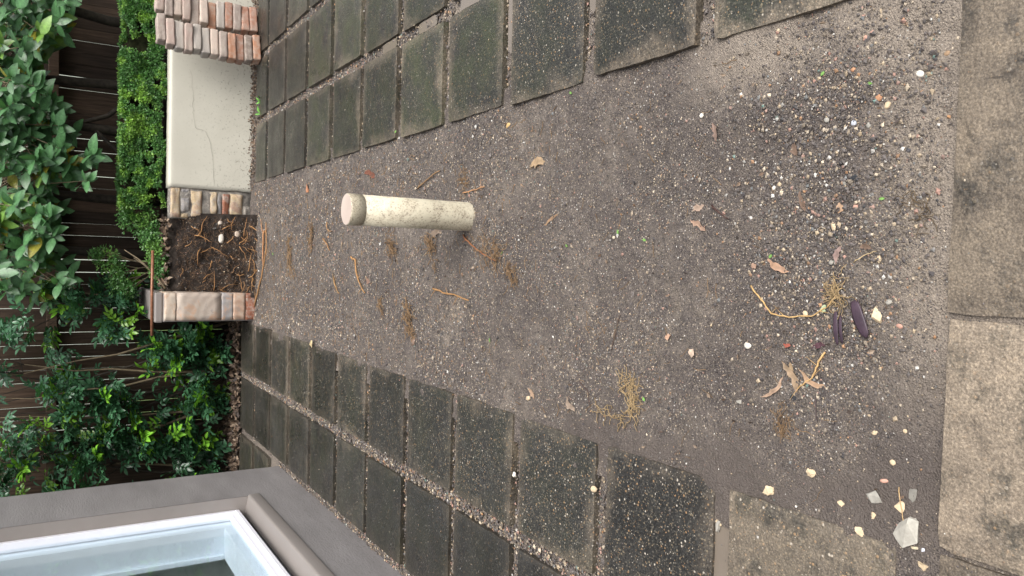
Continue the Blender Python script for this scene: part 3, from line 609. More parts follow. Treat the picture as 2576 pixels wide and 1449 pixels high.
# ------------------------------------------------------------------ brick stacks
def brick_mesh(seed):
    bm = box_bm(-0.105, 0.105, -0.05, 0.05, 0.0, 0.0605, 0.010, 3); bmesh.ops.subdivide_edges(bm, edges=[e for e in bm.edges if e.calc_length() > 0.03], cuts=4, use_grid_fill=True)
    for v in bm.verts:
        c = v.co; c += Vector([(float(fbm(c.x * 40 + seed * 9 + q * 5, (c.y + c.z) * 40 + q, 3, seed + q)) - 0.5) * 0.011 for q in range(3)])
    me = bpy.data.meshes.new('brick'); bm.to_mesh(me); bm.free(); me.materials.append(M['brick']); smooth(me, True); return me
bms = [brick_mesh(k) for k in range(5)]
ORD = ['topmost', 'second', 'third', 'fourth', 'fifth', 'sixth', 'seventh', 'eighth', 'ninth', 'tenth', 'eleventh', 'bottom']
def stack(x, y, cols, group, where, rot, seed, offs):
    r = random.Random(seed); n = len(cols); z = 0.002
    for k in range(n):          # from the bottom up
        i = n - 1 - k; cname, c = cols[i]
        o = bpy.data.objects.new('brick', bms[r.randrange(5)]); link(o); o.location = (x + offs[i] + r.uniform(-.010, .010), y + r.uniform(-.018, .012), z); o.rotation_euler = (0, 0, R(rot + r.uniform(-6, 6) + (180 if r.random() < .5 else 0)))
        o.color = (*c, 1); z += 0.0622
        pos_ = 'bottom' if i == n - 1 else ORD[i]
        tag(o, f'{cname} old brick, {pos_} {"in" if pos_ in ("bottom", "topmost") else "from top in"} {where}', 'brick', group)
PK = ('pinkish grey', (0.38, 0.29, 0.25)); BR = ('brownish grey', (0.29, 0.235, 0.205)); GY = ('pale grey', (0.38, 0.345, 0.31)); OR_ = ('orange-red', (0.36, 0.185, 0.115)); RD = ('dull red', (0.31, 0.16, 0.11)); CR = ('cream-pink', (0.48, 0.39, 0.33)); DB = ('dark brown', (0.20, 0.155, 0.13))
stack(1.650, 6.36, [BR, PK, GY, PK, GY, GY, CR, BR, OR_, RD, DB, OR_], 'bricks in the left stack', 'the complete left-hand stack', 10, 3,
      [0.012, -.004, -.022, -.018, -.022, -.035, -.022, -.04, -.045, -.034, -.03, -.028])
stack(1.878, 6.47, [PK, BR, CR, PK, BR, CR, OR_, GY, RD, BR, RD, RD], 'bricks in the right stack', 'the right-hand stack cut by the picture edge', 9, 5,
      [0.05, 0.02, 0.028, .01, -.012, -.015, -.02, .0, .003, .0, -.002, .0])

# ------------------------------------------------------------------ drain pipe
pp = empty('drain_pipe', (0.183, 2.80, 0), 'upright cream plastic drain pipe stub with a cap, smeared with soil', 'pipe')
def lathe(prof, n=40, jit=None):
    V, Fc = [], []; m = len(prof)
    for i in range(n):
        a = 2 * math.pi * i / n
        for k, (r, z) in enumerate(prof): V.append((r * math.cos(a), r * math.sin(a), z + (jit(a) if jit and k == 0 else 0)))
    for i in range(n):
        for k in range(m - 1): Fc.append((i * m + k, ((i + 1) % n) * m + k, ((i + 1) % n) * m + k + 1, i * m + k + 1))
    return V, Fc
v, f = lathe([(0.0585, -0.10), (0.0585, 0.2), (0.0585, 0.4545), (0.054, 0.4545)]); meshobj('pipe_body', v, f, M['pvc'], pp)
v, f = lathe([(0.0575, 0.4545), (0.0575, 0.457), (0.0596, 0.4575), (0.0600, 0.508), (0.0590, 0.5120), (0.0575, 0.5135)], 40); ca = meshobj('cap_rim', v, f, M['pvc'], pp)
v, f = lathe([(0.0575, 0.5135), (0.050, 0.5140), (0.025, 0.5142), (0.0004, 0.5142)], 40)
capm = mat_render_paint('dusty cap top', (0.36, 0.29, 0.245), (0.47, 0.39, 0.335), None, 0.1, 0.6); meshobj('cap_top', v, f, capm, pp)

# ------------------------------------------------------------------ leaves
def leaf_mesh(name, L, W, mat, n=6, fold=0.25, curl=0.2, seed=0, notch=0.0, shape=0.45, mid=1.35, bend=0.0, tear=0.0):
    r = random.Random(seed); V, Fc, Cc = [], [], []; yb = 0
    for k in range(n + 1):
        t = k / n; w_ = W / 2 * (math.sin(math.pi * t ** (0.85 if shape < .5 else 1.15)) ** 0.85 if 0 < t < 1 else 0.02)
        w1 = w_ * (1 + r.uniform(-.05, .05)); w2 = w_ * (1 + r.uniform(-.05, .05))
        if notch and 0.45 < t < 0.9 and r.random() < notch: w1 *= 0.55
        zc = curl * L * (t - 0.25) * -abs(t - 0.25); yb = bend * L * (4 * t * (1 - t)) + tear * r.uniform(-.05, .05) * L
        if tear: w1 *= 1 + r.uniform(-.45, .25) * tear; w2 *= 1 + r.uniform(-.45, .25) * tear; zc += r.uniform(-.03, .03) * L * tear
        V += [(t * L, yb - w1, zc + fold * w1 + r.uniform(-.004, .004) * L), (t * L, yb, zc), (t * L, yb + w2, zc + fold * w2 + r.uniform(-.004, .004) * L)]
        Cc += [(1, 1, 1, 1), (mid, mid, mid * .95, 1), (1, 1, 1, 1)]
    for k in range(n):
        a = 3 * k; Fc += [(a, a + 3, a + 4, a + 1), (a + 1, a + 4, a + 5, a + 2)]
    me = bpy.data.meshes.new(name); me.from_pydata(V, [], Fc); at = me.color_attributes.new('Col', 'FLOAT_COLOR', 'POINT'); at.data.foreach_set('color', np.array(Cc, np.float32).reshape(-1)); me.materials.append(mat); smooth(me); return me
def aim(direction, normal):
    """rotation whose x runs along the leaf and z along its upper side"""
    x = Vector(direction).normalized(); z = Vector(normal); z = z - x * z.dot(x); z = z.normalized() if z.length > 1e-4 else x.orthogonal().normalized(); y = z.cross(x)
    return Matrix((x, y, z)).transposed().to_quaternion()
BIG = [leaf_mesh('leaf', 0.132 * s, 0.066 * s, M['leafbig'], 8, 0.10, 0.16, k, 0.12 if k % 3 == 0 else 0, 0.4, 1.5) for k, s in enumerate((0.85, 1.0, 1.1, 0.95, 1.2, 0.75, 1.05))]
def hang(parent, meshes, p, d, nrm, col, sc, r, name='leaf'):
    o = bpy.data.objects.new(name, meshes[r.randrange(len(meshes))]); C.objects.link(o); o.parent = parent
    o.location = Vector(p) - parent.location; o.rotation_mode = 'QUATERNION'; o.rotation_quaternion = aim(d, nrm); o.scale = (sc, sc, sc); o.color = (*col, 1); return o
def broad_shrub(base, x0, x1, label, seed, n_whorl, cap=300):
    r = random.Random(seed); sh = empty('broad_leaved_shrub', base, label, 'shrub', 'broad-leaved shrubs in front of the fence'); B = Vector(base)
    tips = []; parts = []
    tr = [B, B + Vector((r.uniform(-.03, .03), -.02, .5)), B + Vector((r.uniform(-.06, .06), -.05, 1.0)), B + Vector((r.uniform(-.1, .1), -.1, 1.5)), B + Vector((r.uniform(-.1, .1), -.12, 2.2))]
    v, f = tube([q - B for q in tr], [.045, .040, .034, .026, .012], 8); meshobj('trunk', v, f, M['bark'], sh)
    cnt = 0
    for k in range(n_whorl):
        c = Vector((r.uniform(x0, x1), r.uniform(6.72, 7.25), 0)); u = r.random()
        low = 1.33 + 0.16 * math.sin(c.x * 5 + 1.0) - (0.10 if 0.0 < c.x < 0.75 else 0) - (0.10 if -0.3 < c.x < 0.1 else 0); c.z = low + (1.86 - low) * u ** 1.0
        s0 = tr[2].lerp(tr[3], r.random()); mid = s0.lerp(c, .55) + Vector((0, 0, .08))
        parts.append(tube([s0 - B, mid - B, c - B], [.007, .004, .002], 5))
        out = (c - s0); out.z *= 0.4; out = out.normalized() if out.length > .01 else Vector((0, -1, 0))
        n = r.randint(5, 8); young = r.random() < .12
        for j in range(n):
            if cnt >= cap: break
            a = j * 2.4 + r.uniform(-.4, .4); side = Vector((math.cos(a), -0.25 - .35 * r.random(), 0.85 * math.sin(a) - .15)); dd = (side + out * 0.35).normalized()
            g = r.uniform(.75, 1.25); col = (0.058 * g, 0.138 * g, 0.056 * g) if not young else (0.10 * g, 0.19 * g, 0.035 * g)
            if r.random() < .05: col = (0.16, 0.15, 0.02)
            p = c - out * (0.035 * (j // 2)) + Vector((r.uniform(-.01, .01), r.uniform(-.01, .01), r.uniform(-.01, .01)))
            hang(sh, BIG, p, dd, (r.uniform(-.45, .45), -0.75, 0.6 + r.uniform(-.35, .35)), col, r.uniform(.8, 1.2), r); cnt += 1
    v, f = merge(parts); meshobj('branches', v, f, M['twig'], sh)
    return sh
broad_shrub((1.92, 7.28, 0.5), 1.55, 2.30, 'broad-leaved evergreen shrub farthest right, above the brick stacks', 1, 42)
broad_shrub((1.40, 7.30, 0.5), 1.05, 1.75, 'broad-leaved evergreen shrub second from the right, above the hedge', 4, 42)
broad_shrub((0.98, 7.30, 0.5), 0.55, 1.25, 'broad-leaved evergreen shrub above the middle of the clipped hedge', 2, 50)
broad_shrub((0.45, 7.30, 0.45), 0.10, 0.80, 'broad-leaved evergreen shrub above the left end of the clipped hedge', 3, 50)
broad_shrub((-0.02, 7.30, 0.45), -0.42, 0.32, 'broad-leaved evergreen shrub reaching low over the opening in the wall', 5, 50)
# small pinnate-leaved shrubs left of the planter
def pinnate(seed):
    r = random.Random(seed); V, Fc, Cc = [], [], []
    npairs = r.choice((2, 3, 3)); L = 0.085
    def leaflet(p, a, l, w_, tilt):
        o = len(V); d = Vector((math.cos(a), math.sin(a), tilt)); s = Vector((-math.sin(a), math.cos(a), 0)); n = 4
        for k in range(n + 1):
            t = k / n; ww = w_ / 2 * (math.sin(math.pi * t ** .9) ** .8 if 0 < t < 1 else .03); c = p + d * (t * l) + Vector((0, 0, -0.25 * l * t * t))
            for sg, cc in ((-1, 1.0), (0, 1.25), (1, 1.0)):
                V.append(c + s * (sg * ww) + Vector((0, 0, abs(sg) * ww * .3))); Cc.append((cc, cc, cc, 1))
        for k in range(n):
            b = o + 3 * k; Fc.extend([(b, b + 3, b + 4, b + 1), (b + 1, b + 4, b + 5, b + 2)])
    for k in range(npairs):
        p = Vector((L * (k + .6) / (npairs + .6), 0, 0)); l = 0.030 + 0.008 * k
        for sg in (-1, 1): leaflet(p, sg * r.uniform(.75, 1.1), l * r.uniform(.85, 1.15), l * .52, r.uniform(-.1, .25))
    leaflet(Vector((L * .9, 0, 0)), r.uniform(-.15, .15), 0.044, 0.022, 0)
    o = len(V); v, f = tube([(0, 0, -.001), (L * .5, 0, .002), (L * .95, 0, 0)], .0009, 3, False); V += v; Fc += [tuple(i + o for i in q) for q in f]; Cc += [(.9, 1, .8, 1)] * len(v)
    me = bpy.data.meshes.new('leaf'); me.from_pydata([tuple(q) for q in V], [], Fc); at = me.color_attributes.new('Col', 'FLOAT_COLOR', 'POINT'); at.data.foreach_set('color', np.array(Cc, np.float32).reshape(-1)); me.materials.append(M['leafmur']); smooth(me); return me
PIN = [pinnate(k) for k in range(8)]
def _data(me):
    v = np.array([q.co[:] for q in me.vertices]); f = np.array([tuple(p.vertices) for p in me.polygons]); c = np.array([q.color[:3] for q in me.color_attributes['Col'].data]); return v, f, c
PINDATA = [_data(m) for m in PIN]
def pinnate_shrub(base, x0, x1, label, seed, n_spray, z0=0.10, z1=1.85, cap=300, yr=(6.90, 7.34), extra=110):
    r = random.Random(seed); B = Vector(base); sh = empty('pinnate_leaved_shrub', base, label, 'shrub', 'small-leaved shrubs left of the planter')
    stems, parts = [], []
    for k in range(5):
        p = B + Vector((r.uniform(-.06, .06), r.uniform(-.04, .04), 0)); lean = r.uniform(-.34, .34); pts = [p]
        for j in range(6): p = p + Vector((lean * .3 + r.uniform(-.05, .05), r.uniform(-.05, .035), r.uniform(.26, .36))); p.y = min(7.38, p.y); pts.append(p)
        stems.append(pts); v, f = tube([q - B for q in pts], [.014, .012, .010, .008, .006, .004, .002], 6); o = meshobj('stem', v, f, M['twig'] if k % 3 == 0 else M['bark'], sh)
    cnt = 0; made = 0; tries = 0
    while made < n_spray and tries < n_spray * 6:
        tries += 1
        c = Vector((r.uniform(x0, x1), r.uniform(*yr), z0 + (z1 - z0) * r.random()))
        if float(fbm(c.x * 3.3 + 20, c.z * 3.3, 2, 6)) < r.uniform(0.38, 0.56): continue
        made += 1
        best = min((q for s in stems for q in s), key=lambda q: (q - c - Vector((0, 0, -.18))).length)
        mid = best.lerp(c, .5) + Vector((0, 0, -.02)); parts.append(tube([best - B, mid - B, c - B], [.0035, .0025, .0012], 4, False))
        out = (c - best); out = (out.normalized() if out.length > .01 else Vector((0, -1, 0))) + Vector((0, -.35, -.05))
        young = r.random() < 0.27
        for j in range(r.randint(3, 6)):
            if cnt >= cap: break
            dd = (out + Vector((r.uniform(-1, 1), r.uniform(-.8, .3), r.uniform(-.7, .5))) * .95).normalized(); g = r.uniform(.7, 1.25)
            col = (0.13 * g, 0.30 * g, 0.030 * g) if young and j < 4 else (0.042 * g, 0.115 * g, 0.055 * g)
            hang(sh, PIN, c + dd * .01 - out.normalized() * .015 * j, dd, (r.uniform(-.5, .5), -.55, .8), col, r.uniform(1.15, 1.75), r); cnt += 1
    v, f = merge(parts); meshobj('twigs', v, f, M['bark'], sh)
    EV, EF, EC = [], [], []          # the rest of the foliage, behind and between the leaves above
    for k in range(extra):
        c = Vector((r.uniform(x0, x1), r.uniform(yr[0] + .12, yr[1]), z0 + (z1 - z0) * r.random()))
        if float(fbm(c.x * 3.3 + 20, c.z * 3.3, 2, 6)) < r.uniform(0.34, 0.50): continue
        young = r.random() < .12
        for j in range(3):
            dd = Vector((r.uniform(-1, 1), r.uniform(-1, .2), r.uniform(-.7, .6))).normalized(); Q = aim(dd, (r.uniform(-.5, .5), -.55, .8)).to_matrix().to_4x4(); Q.translation = c - B; sc = r.uniform(1.05, 1.6)
            vv, ff, cc_ = PINDATA[r.randrange(len(PINDATA))]; A = np.array(Q)[:3, :3] * sc; o_ = sum(len(e) for e in EV); EV.append(vv @ A.T + np.array(Q)[:3, 3]); EF.append(ff + o_); g = r.uniform(.7, 1.25)
            EC.append(cc_ * (np.array((0.10, 0.21, 0.022)) if young else np.array((0.038, 0.100, 0.050))) * g)
    if EV:
        o = npmesh('foliage', np.concatenate(EV), np.concatenate(EF), M['leafstuff'], sh, np.concatenate(EC)); o['kind'] = 'stuff'
    return sh
pinnate_shrub((-0.62, 7.22, 0.0), -0.95, -0.28, 'small-leaved glossy shrub growing right beside the cut wall end', 11, 74)
pinnate_shrub((-1.02, 7.20, 0.0), -1.30, -0.70, 'small-leaved glossy shrub with bright new tips, second from the cut wall end', 12, 72)
pinnate_shrub((-1.42, 7.24, 0.0), -1.72, -1.08, 'small-leaved glossy shrub third from the cut wall end, before the house corner', 13, 72)
pinnate_shrub((-1.90, 7.22, 0.0), -2.25, -1.55, 'small-leaved glossy shrub partly hidden behind the house corner', 14, 70)
# clipped box hedge
def box_leaves(P, N, size, base, seed):
    """many small folded leaves: P positions, N outward normals"""
    q = np.random.RandomState(seed); n = len(P); d = q.randn(n, 3) * .8 + N * .6; d /= np.linalg.norm(d, axis=1, keepdims=True)
    up = N + q.randn(n, 3) * .55 + np.array([0, -.2, .5]); s = np.cross(d, up); s /= np.linalg.norm(s, axis=1, keepdims=True) + 1e-9; nn = np.cross(s, d)
    L = size * (.7 + .6 * q.rand(n, 1)); W = L * .30
    V = np.stack([P, P + d * L * .5 + s * W + nn * W * .3, P + d * L, P + d * L * .5 - s * W + nn * W * .3], 1)
    F = (np.arange(n)[:, None, None] * 4 + np.array([[0, 1, 2], [0, 2, 3]])[None]).reshape(-1, 3)
    return V.reshape(-1, 3), F, np.repeat(base, 4, 0)
def box_colors(P, seed, young=0.8):
    q = np.random.RandomState(seed); n = len(P); k = fbm(P[:, 0] * 14, P[:, 2] * 14 + P[:, 1] * 7, 3, 2); y = np.clip((k - .5) * 5 + .25 * q.randn(n), 0, 1)[:, None] * young
    c = np.array([0.070, 0.180, 0.045]) * (1 - y) + np.array([0.26, 0.46, 0.07]) * y; return c * (.7 + .6 * q.rand(n, 1))
def clump_points(n, cx, cy, cz, rx, ry, rz, seed, thick=.35):
    q = np.random.RandomState(seed); d = q.randn(n, 3); d /= np.linalg.norm(d, axis=1, keepdims=True); rad = 1 - thick * q.rand(n, 1) ** 1.3
    lump = 0.8 + .45 * fbm(d[:, 0] * 2.2 + seed, d[:, 2] * 2.2 + d[:, 1], 3, seed)[:, None]
    return np.array([cx, cy, cz]) + d * rad * lump * np.array([rx, ry, rz]), d
hg = empty('box_hedge', (1.2, 6.97, 0.56), 'long clipped small-leaved box hedge growing in the planter behind the cream wall', 'hedge')
q = np.random.RandomState(3); n = 50000
hx = 0.34 + 2.1 * q.rand(n); face = q.rand(n); hz0, hz1, hy0, hy1 = 0.585, 0.925, 6.83, 7.16
bump = lambda a, b: (fbm(a * 6, b * 6, 3, 4) - .5)
fr = face < .64; hz = np.where(fr, hz0 + (hz1 - hz0) * q.rand(n), hz1 - .05 * q.rand(n) ** 2); hy = np.where(fr, hy0 + .07 * q.rand(n) ** 2, hy0 + (hy1 - hy0) * q.rand(n))
hy = hy + np.where(fr, 0.09 * bump(hx, hz * 1.3), 0) + np.where(fr, 0.5 * np.clip(hz - .87, 0, 1) ** 1 + .18 * np.clip(.66 - hz, 0, 1), 0); hz = hz + np.where(fr, 0, 0.06 * bump(hx * 1.2 + 5, hy * 1.2))
k = (fbm(hx * 11 + 3, hz * 11 + hy * 3, 3, 5) > .36) & (hz > .60 + .05 * vnoise(hx * 7, hx * 0, 2)); end = hx < 0.34 + .10 * q.rand(n); k &= ~end
P = np.stack([hx, hy, hz], 1)[k]; N = np.where(fr[k][:, None], np.array([0, -1., .35]), np.array([0, -.2, 1.]))
V, F, cc = box_leaves(P - np.array(hg.location), N, 0.0215, box_colors(P, 5), 8)
o = npmesh('foliage', V, F, M['leafbox'], hg, cc, False); o['kind'] = 'stuff'
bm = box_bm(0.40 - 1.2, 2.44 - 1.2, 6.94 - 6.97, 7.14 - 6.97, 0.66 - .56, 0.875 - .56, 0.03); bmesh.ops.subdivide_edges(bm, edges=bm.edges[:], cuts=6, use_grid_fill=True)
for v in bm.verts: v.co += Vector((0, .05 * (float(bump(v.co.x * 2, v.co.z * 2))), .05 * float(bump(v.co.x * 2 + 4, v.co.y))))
bmobj('shaded_core', bm, M['core'], hg, True)  # solid lump; the shade inside the hedge is put into its dark colour
for k in range(9):
    xx = 0.45 + k * .23; v, f = tube([(xx - 1.2, .0, -.03), (xx - 1.2 + rr.uniform(-.03, .03), -.01, .08), (xx - 1.2 + rr.uniform(-.05, .05), .0, .2)], [.012, .009, .006], 6); meshobj('stem', v, f, M['bark'], hg)
def box_sprig(name, base, clumps, label, seed, size=0.022):
    o0 = empty(name, base, label, 'shrub', 'straggling ends of the box hedge'); Ps, Ns = [], []; parts = []; B = Vector(base)
    for i, (cx, cy, cz, rx, ry, rz, n) in enumerate(clumps):
        p, d_ = clump_points(n, cx, cy, cz, rx, ry, rz, seed + i, .75); Ps.append(p); Ns.append(d_)
        for j in range(5):
            e = Vector((cx + rr.uniform(-.6, .6) * rx, cy + rr.uniform(-.6, .6) * ry, cz + rr.uniform(-.6, .6) * rz)); parts.append(tube([Vector((0, 0, 0)), (Vector((cx, cy, cz)) - B) * .55 + Vector((0, .01, -.02)), e - B], [.006, .004, .0015], 5))
    P = np.concatenate(Ps); N = np.concatenate(Ns); V, F, cc = box_leaves(P - np.array(base), N, size, box_colors(P, seed, .35), seed)
    f_ = npmesh('foliage', V, F, M['leafbox'], o0, cc, False); f_['kind'] = 'stuff'
    v, f = merge(parts); meshobj('branches', v, f, M['twig'], o0); return o0
box_sprig('box_shrub', (0.10, 6.98, 0.585), [(0.34, 6.95, .80, .13, .10, .13, 900), (0.20, 6.92, .74, .12, .09, .11, 800), (0.10, 6.86, .70, .10, .08, .09, 800), (-0.03, 6.82, .665, .11, .08, .085, 1000), (-0.14, 6.80, .66, .08, .07, .07, 600), (0.27, 6.94, .89, .10, .08, .06, 350)],
          'straggling box shrub at the end of the hedge, leaning over the soil bank', 31)
box_sprig('box_shrub', (-0.10, 7.10, 0.60), [(-0.05, 7.0, 1.02, .10, .08, .10, 420), (-0.15, 7.0, .95, .11, .08, .09, 520), (-0.27, 7.0, .93, .10, .08, .09, 500), (-0.30, 6.98, .86, .09, .07, .07, 360), (-0.02, 7.0, 1.1, .05, .05, .06, 120)],
          'thin box shrub standing clear of the hedge against the dark fence', 47)
# dark slanting branches behind the hedge
for lab, pts, rad in (('dark forked branch slanting across the fence above the hedge', [(1.35, 7.22, .75), (1.12, 7.24, 1.0), (1.02, 7.26, 1.25)], (.022, .02, .016)), ('dark bare branch crossing the fence above the brick stacks', [(0.72, 7.2, .80), (0.90, 7.23, 1.0), (1.03, 7.27, 1.12)], (.016, .018, .018))):
    v, f = tube(pts, rad, 7); tag(meshobj('bare_branch', v, f, M['bark']), lab, 'branch')
v, f = merge([tube([(-0.28, 6.72, .615), (-0.15, 6.80, .70), (-.05, 6.86, .80), (0.02, 6.88, .90)], [.010, .009, .006, .003], 6), tube([(-0.19, 6.77, .67), (-0.10, 6.80, .76), (-0.04, 6.80, .84)], [.006, .004, .002], 5)])
tag(meshobj('bare_branch', v, f, M['twig']), 'pale bare twig forking out over the soil bank under the rod', 'branch')

# ------------------------------------------------------------------ leaf litter bed and dry leaves
bedm = bed('shrub_bed', -2.9, -0.53, 6.86, 7.48, 0.0); bedm.data.materials[0] = M['bank']
def litter(n, xr, yr, zf, size, seed):
    q = np.random.RandomState(seed); P = np.stack([xr[0] + (xr[1] - xr[0]) * q.rand(n), yr[0] + (yr[1] - yr[0]) * q.rand(n), np.zeros(n)], 1); P[:, 2] = zf(P[:, 0], P[:, 1]) + .004 + .02 * q.rand(n)
    base = np.array([(0.11, 0.070, 0.045), (0.07, 0.045, 0.032), (0.17, 0.115, 0.075), (0.05, 0.036, 0.029), (0.24, 0.18, 0.13)])[q.randint(0, 5, n)] * (.7 + .5 * q.rand(n, 1))
    N = np.zeros((n, 3)); N[:, 2] = 1; V, F, cc = box_leaves(P, N * .1, size, base, seed); return V, F, cc
V, F, cc = litter(2300, (-2.6, -0.54), (6.82, 7.30), lambda x, y: 0.005 + 0 * x, 0.045, 3)
o = npmesh('leaf_litter', V, F, M['litter'], None, cc, False); tag(o, 'brown fallen leaves lying thick under the small-leaved shrubs', kind='stuff')
V, F, cc = litter(900, (0.54, 2.4), (6.46, 6.64), lambda x, y: -0.022 + 0 * x, 0.024, 14)
o = npmesh('wall_foot_litter', V, F, M['litter'], None, cc, False); tag(o, 'dark leaf scraps along the foot of the cream wall', kind='stuff')
V, F, cc = litter(240, (-0.30, 0.28), (6.70, 6.95), lambda x, y: 0.60 + 0 * x, 0.05, 4)
o = npmesh('bank_litter', V, F, M['litter'], None, cc, False); tag(o, 'dead leaves along the top of the soil bank', kind='stuff')

TAN = (0.30, 0.21, 0.125); PNK = (0.34, 0.22, 0.16); BRN = (0.16, 0.105, 0.075); DRK = (0.085, 0.055, 0.05); PUR = (0.042, 0.024, 0.036)
DRY = [ # base, tip, width, colour, label
 ((0.351, 2.366), (0.359, 2.274), 0.034, TAN, 'curled tan leaf lying right of the drain pipe'),
 ((0.382, 1.469), (0.329, 1.458), 0.021, (0.22, .15, .12), 'narrow brown leaf among gravel near the right pavers'),
 ((0.302, 1.209), (0.267, 1.199), 0.022, BRN, 'dark brown leaf in the coarse gravel at the near right'),
 ((0.127, 2.257), (0.168, 2.176), 0.014, (0.27, .17, .10), 'thin twisted brown leaf strip in front of the drain pipe'),
 ((0.130, 1.540), (0.099, 1.483), 0.018, PNK, 'rolled pinkish leaf beside a dark twig'),
 ((0.154, 1.533), (0.165, 1.494), 0.018, (.36, .26, .20), 'flat pinkish leaf just above the rolled leaf'),
 ((0.186, 1.185), (0.134, 1.173), 0.020, BRN, 'dark curled piece of bark in the gravel'),
 ((0.029, 1.280), (-0.004, 1.212), 0.016, (.33, .20, .13), 'long pinkish brown leaf lying in the middle near ground'),
 ((0.012, 1.310), (0.005, 1.328), 0.014, PNK, 'small pinkish triangular leaf next to the long pink-brown leaf'),
 ((0.016, 1.090), (0.056, 1.075), 0.013, (.25, .17, .15), 'pointed mauve-brown leaf with a stalk above the root tuft'),
 ((0.152, 1.082), (0.128, 1.083), 0.018, (.34, .22, .14), 'tan heart-shaped leaf above the cream chip'),
 ((-0.178, 1.141), (-0.165, 1.105), 0.012, (.07, .025, .035), 'torn dark red leaf fragment below the purple blades'),
 ((-0.096, 1.118), (-0.074, 1.111), 0.016, (.34, .40, .25), 'pale green leaf lying left of the root tuft'),
 ((-0.215, 1.222), (-0.289, 1.176), 0.019, (.25, .175, .11), 'narrow tan leaf crossing another leaf, stalk end towards the house'),
 ((-0.230, 1.174), (-0.268, 1.088), 0.017, (.36, .235, .15), 'narrow orange-tan leaf under a pale root stick'),
 ((-0.236, 1.187), (-0.216, 1.199), 0.011, TAN, 'short tan leaf tip crossing the narrow tan leaf'),
 ((-0.311, 1.276), (-0.252, 1.217), 0.013, (.34, .23, .16), 'broken pinkish leaf strip below the crossed leaves'),
 ((-0.240, 1.514), (-0.217, 1.501), 0.027, (.52, .40, .31), 'pale cupped leaf like a shell on bare soil'),
 ((-0.199, 1.620), (-0.189, 1.596), 0.016, (.42, .26, .18), 'pinkish triangular leaf left of the pale cupped leaf'),
 ((-0.440, 2.081), (-0.475, 2.024), 0.028, (.22, .165, .125), 'grey-brown leaf near the left pavers'),
 ((-0.445, 2.312), (-0.479, 2.276), 0.018, (.27, .18, .12), 'brown leaf sliver near the left pavers, farther off'),
 ((0.463, 4.023), (0.419, 3.848), 0.046, (.17, .06, .035), 'red-brown leaf beyond the drain pipe'),
 ((0.483, 5.060), (0.427, 5.020), 0.050, (.38, .17, .09), 'small orange-brown leaf near the far right pavers'),
 ((0.087, 3.188), (0.127, 3.042), 0.034, (.19, .14, .105), 'brown leaf lying just behind and left of the drain pipe'),
 ((-0.358, 3.351), (-0.398, 3.326), 0.034, (.24, .16, .12), 'brown leaf at the end of a long root tuft'),
 ((-0.104, 3.931), (-0.127, 3.873), 0.034, (.25, .15, .11), 'small brown leaf by a long orange root'),
 ((-0.174, 1.218), (-0.175, 1.195), 0.011, (.26, .07, .045), 'rust red chip-like leaf fragment'),
 ((0.055, 1.031), (0.051, 1.003), 0.015, BRN, 'small muddy leaf beside the pale root straw'),
]
rd = random.Random(5)
def zs_(x, y): return float(soilz(x, y))
for i, (a, b, wd, col, lab) in enumerate(DRY):
    a = Vector((*a, 0)); b = Vector((*b, 0)); a.z = zs_(a.x, a.y) + .004; b.z = zs_(b.x, b.y) + .006; L = (b - a).length
    me = leaf_mesh('dry_leaf', L, wd, M['dry'], 9, 0.22, 0.12, 100 + i, 0.25, .5, 0.8, rd.uniform(-.13, .13), 1.0)
    o = bpy.data.objects.new('dry_leaf', me); link(o); o.location = a; o.rotation_mode = 'QUATERNION'; o.rotation_quaternion = aim(b - a, (rd.uniform(-.25, .25), rd.uniform(-.25, .25), 1)); o.color = (*col, 1); tag(o, lab, 'leaf', 'fallen leaves on the soil')
def blade(a, b, wd, lab, seed):
    """thick waxy strap torn from a plant: a lens-shaped solid"""
    a = Vector((*a, zs_(*a) + .005)); b = Vector((*b, zs_(*b) + .007)); d = b - a; s = Vector((-d.y, d.x, 0)).normalized(); V, Fc = [], []; n, m = 10, 8
    for k in range(n + 1):
        t = k / n; ww = wd / 2 * (0.35 + 0.65 * math.sin(math.pi * (0.12 + .80 * t)) ** .8) * (1 if k < n else .15); c = a + d * t + Vector((0, 0, .004 * math.sin(math.pi * t)))
        for j in range(m): an = 2 * math.pi * j / m; V.append(c + s * (ww * math.cos(an)) + Vector((0, 0, wd * .09 * math.sin(an) + wd * .05 * abs(math.cos(an)))))
    for k in range(n):
        for j in range(m): Fc.append((k * m + j, k * m + (j + 1) % m, (k + 1) * m + (j + 1) % m, (k + 1) * m + j))
    Fc += [tuple(range(m))[::-1], tuple(range(n * m, n * m + m))]
    o = meshobj('plant_blade', V, Fc, M['waxy']); o.color = (*PUR, 1); tag(o, lab, 'leaf', 'dark purple plant blades')
blade((-0.062, 1.038), (-0.139, 1.003), 0.028, 'large dark purple waxy blade next to a cream stone', 1)
blade((-0.088, 1.082), (-0.162, 1.073), 0.012, 'thin dark purple blade below the root tuft', 2); blade((-0.098, 1.070), (-0.158, 1.062), 0.009, 'narrowest dark purple blade, beside the thin one', 3)
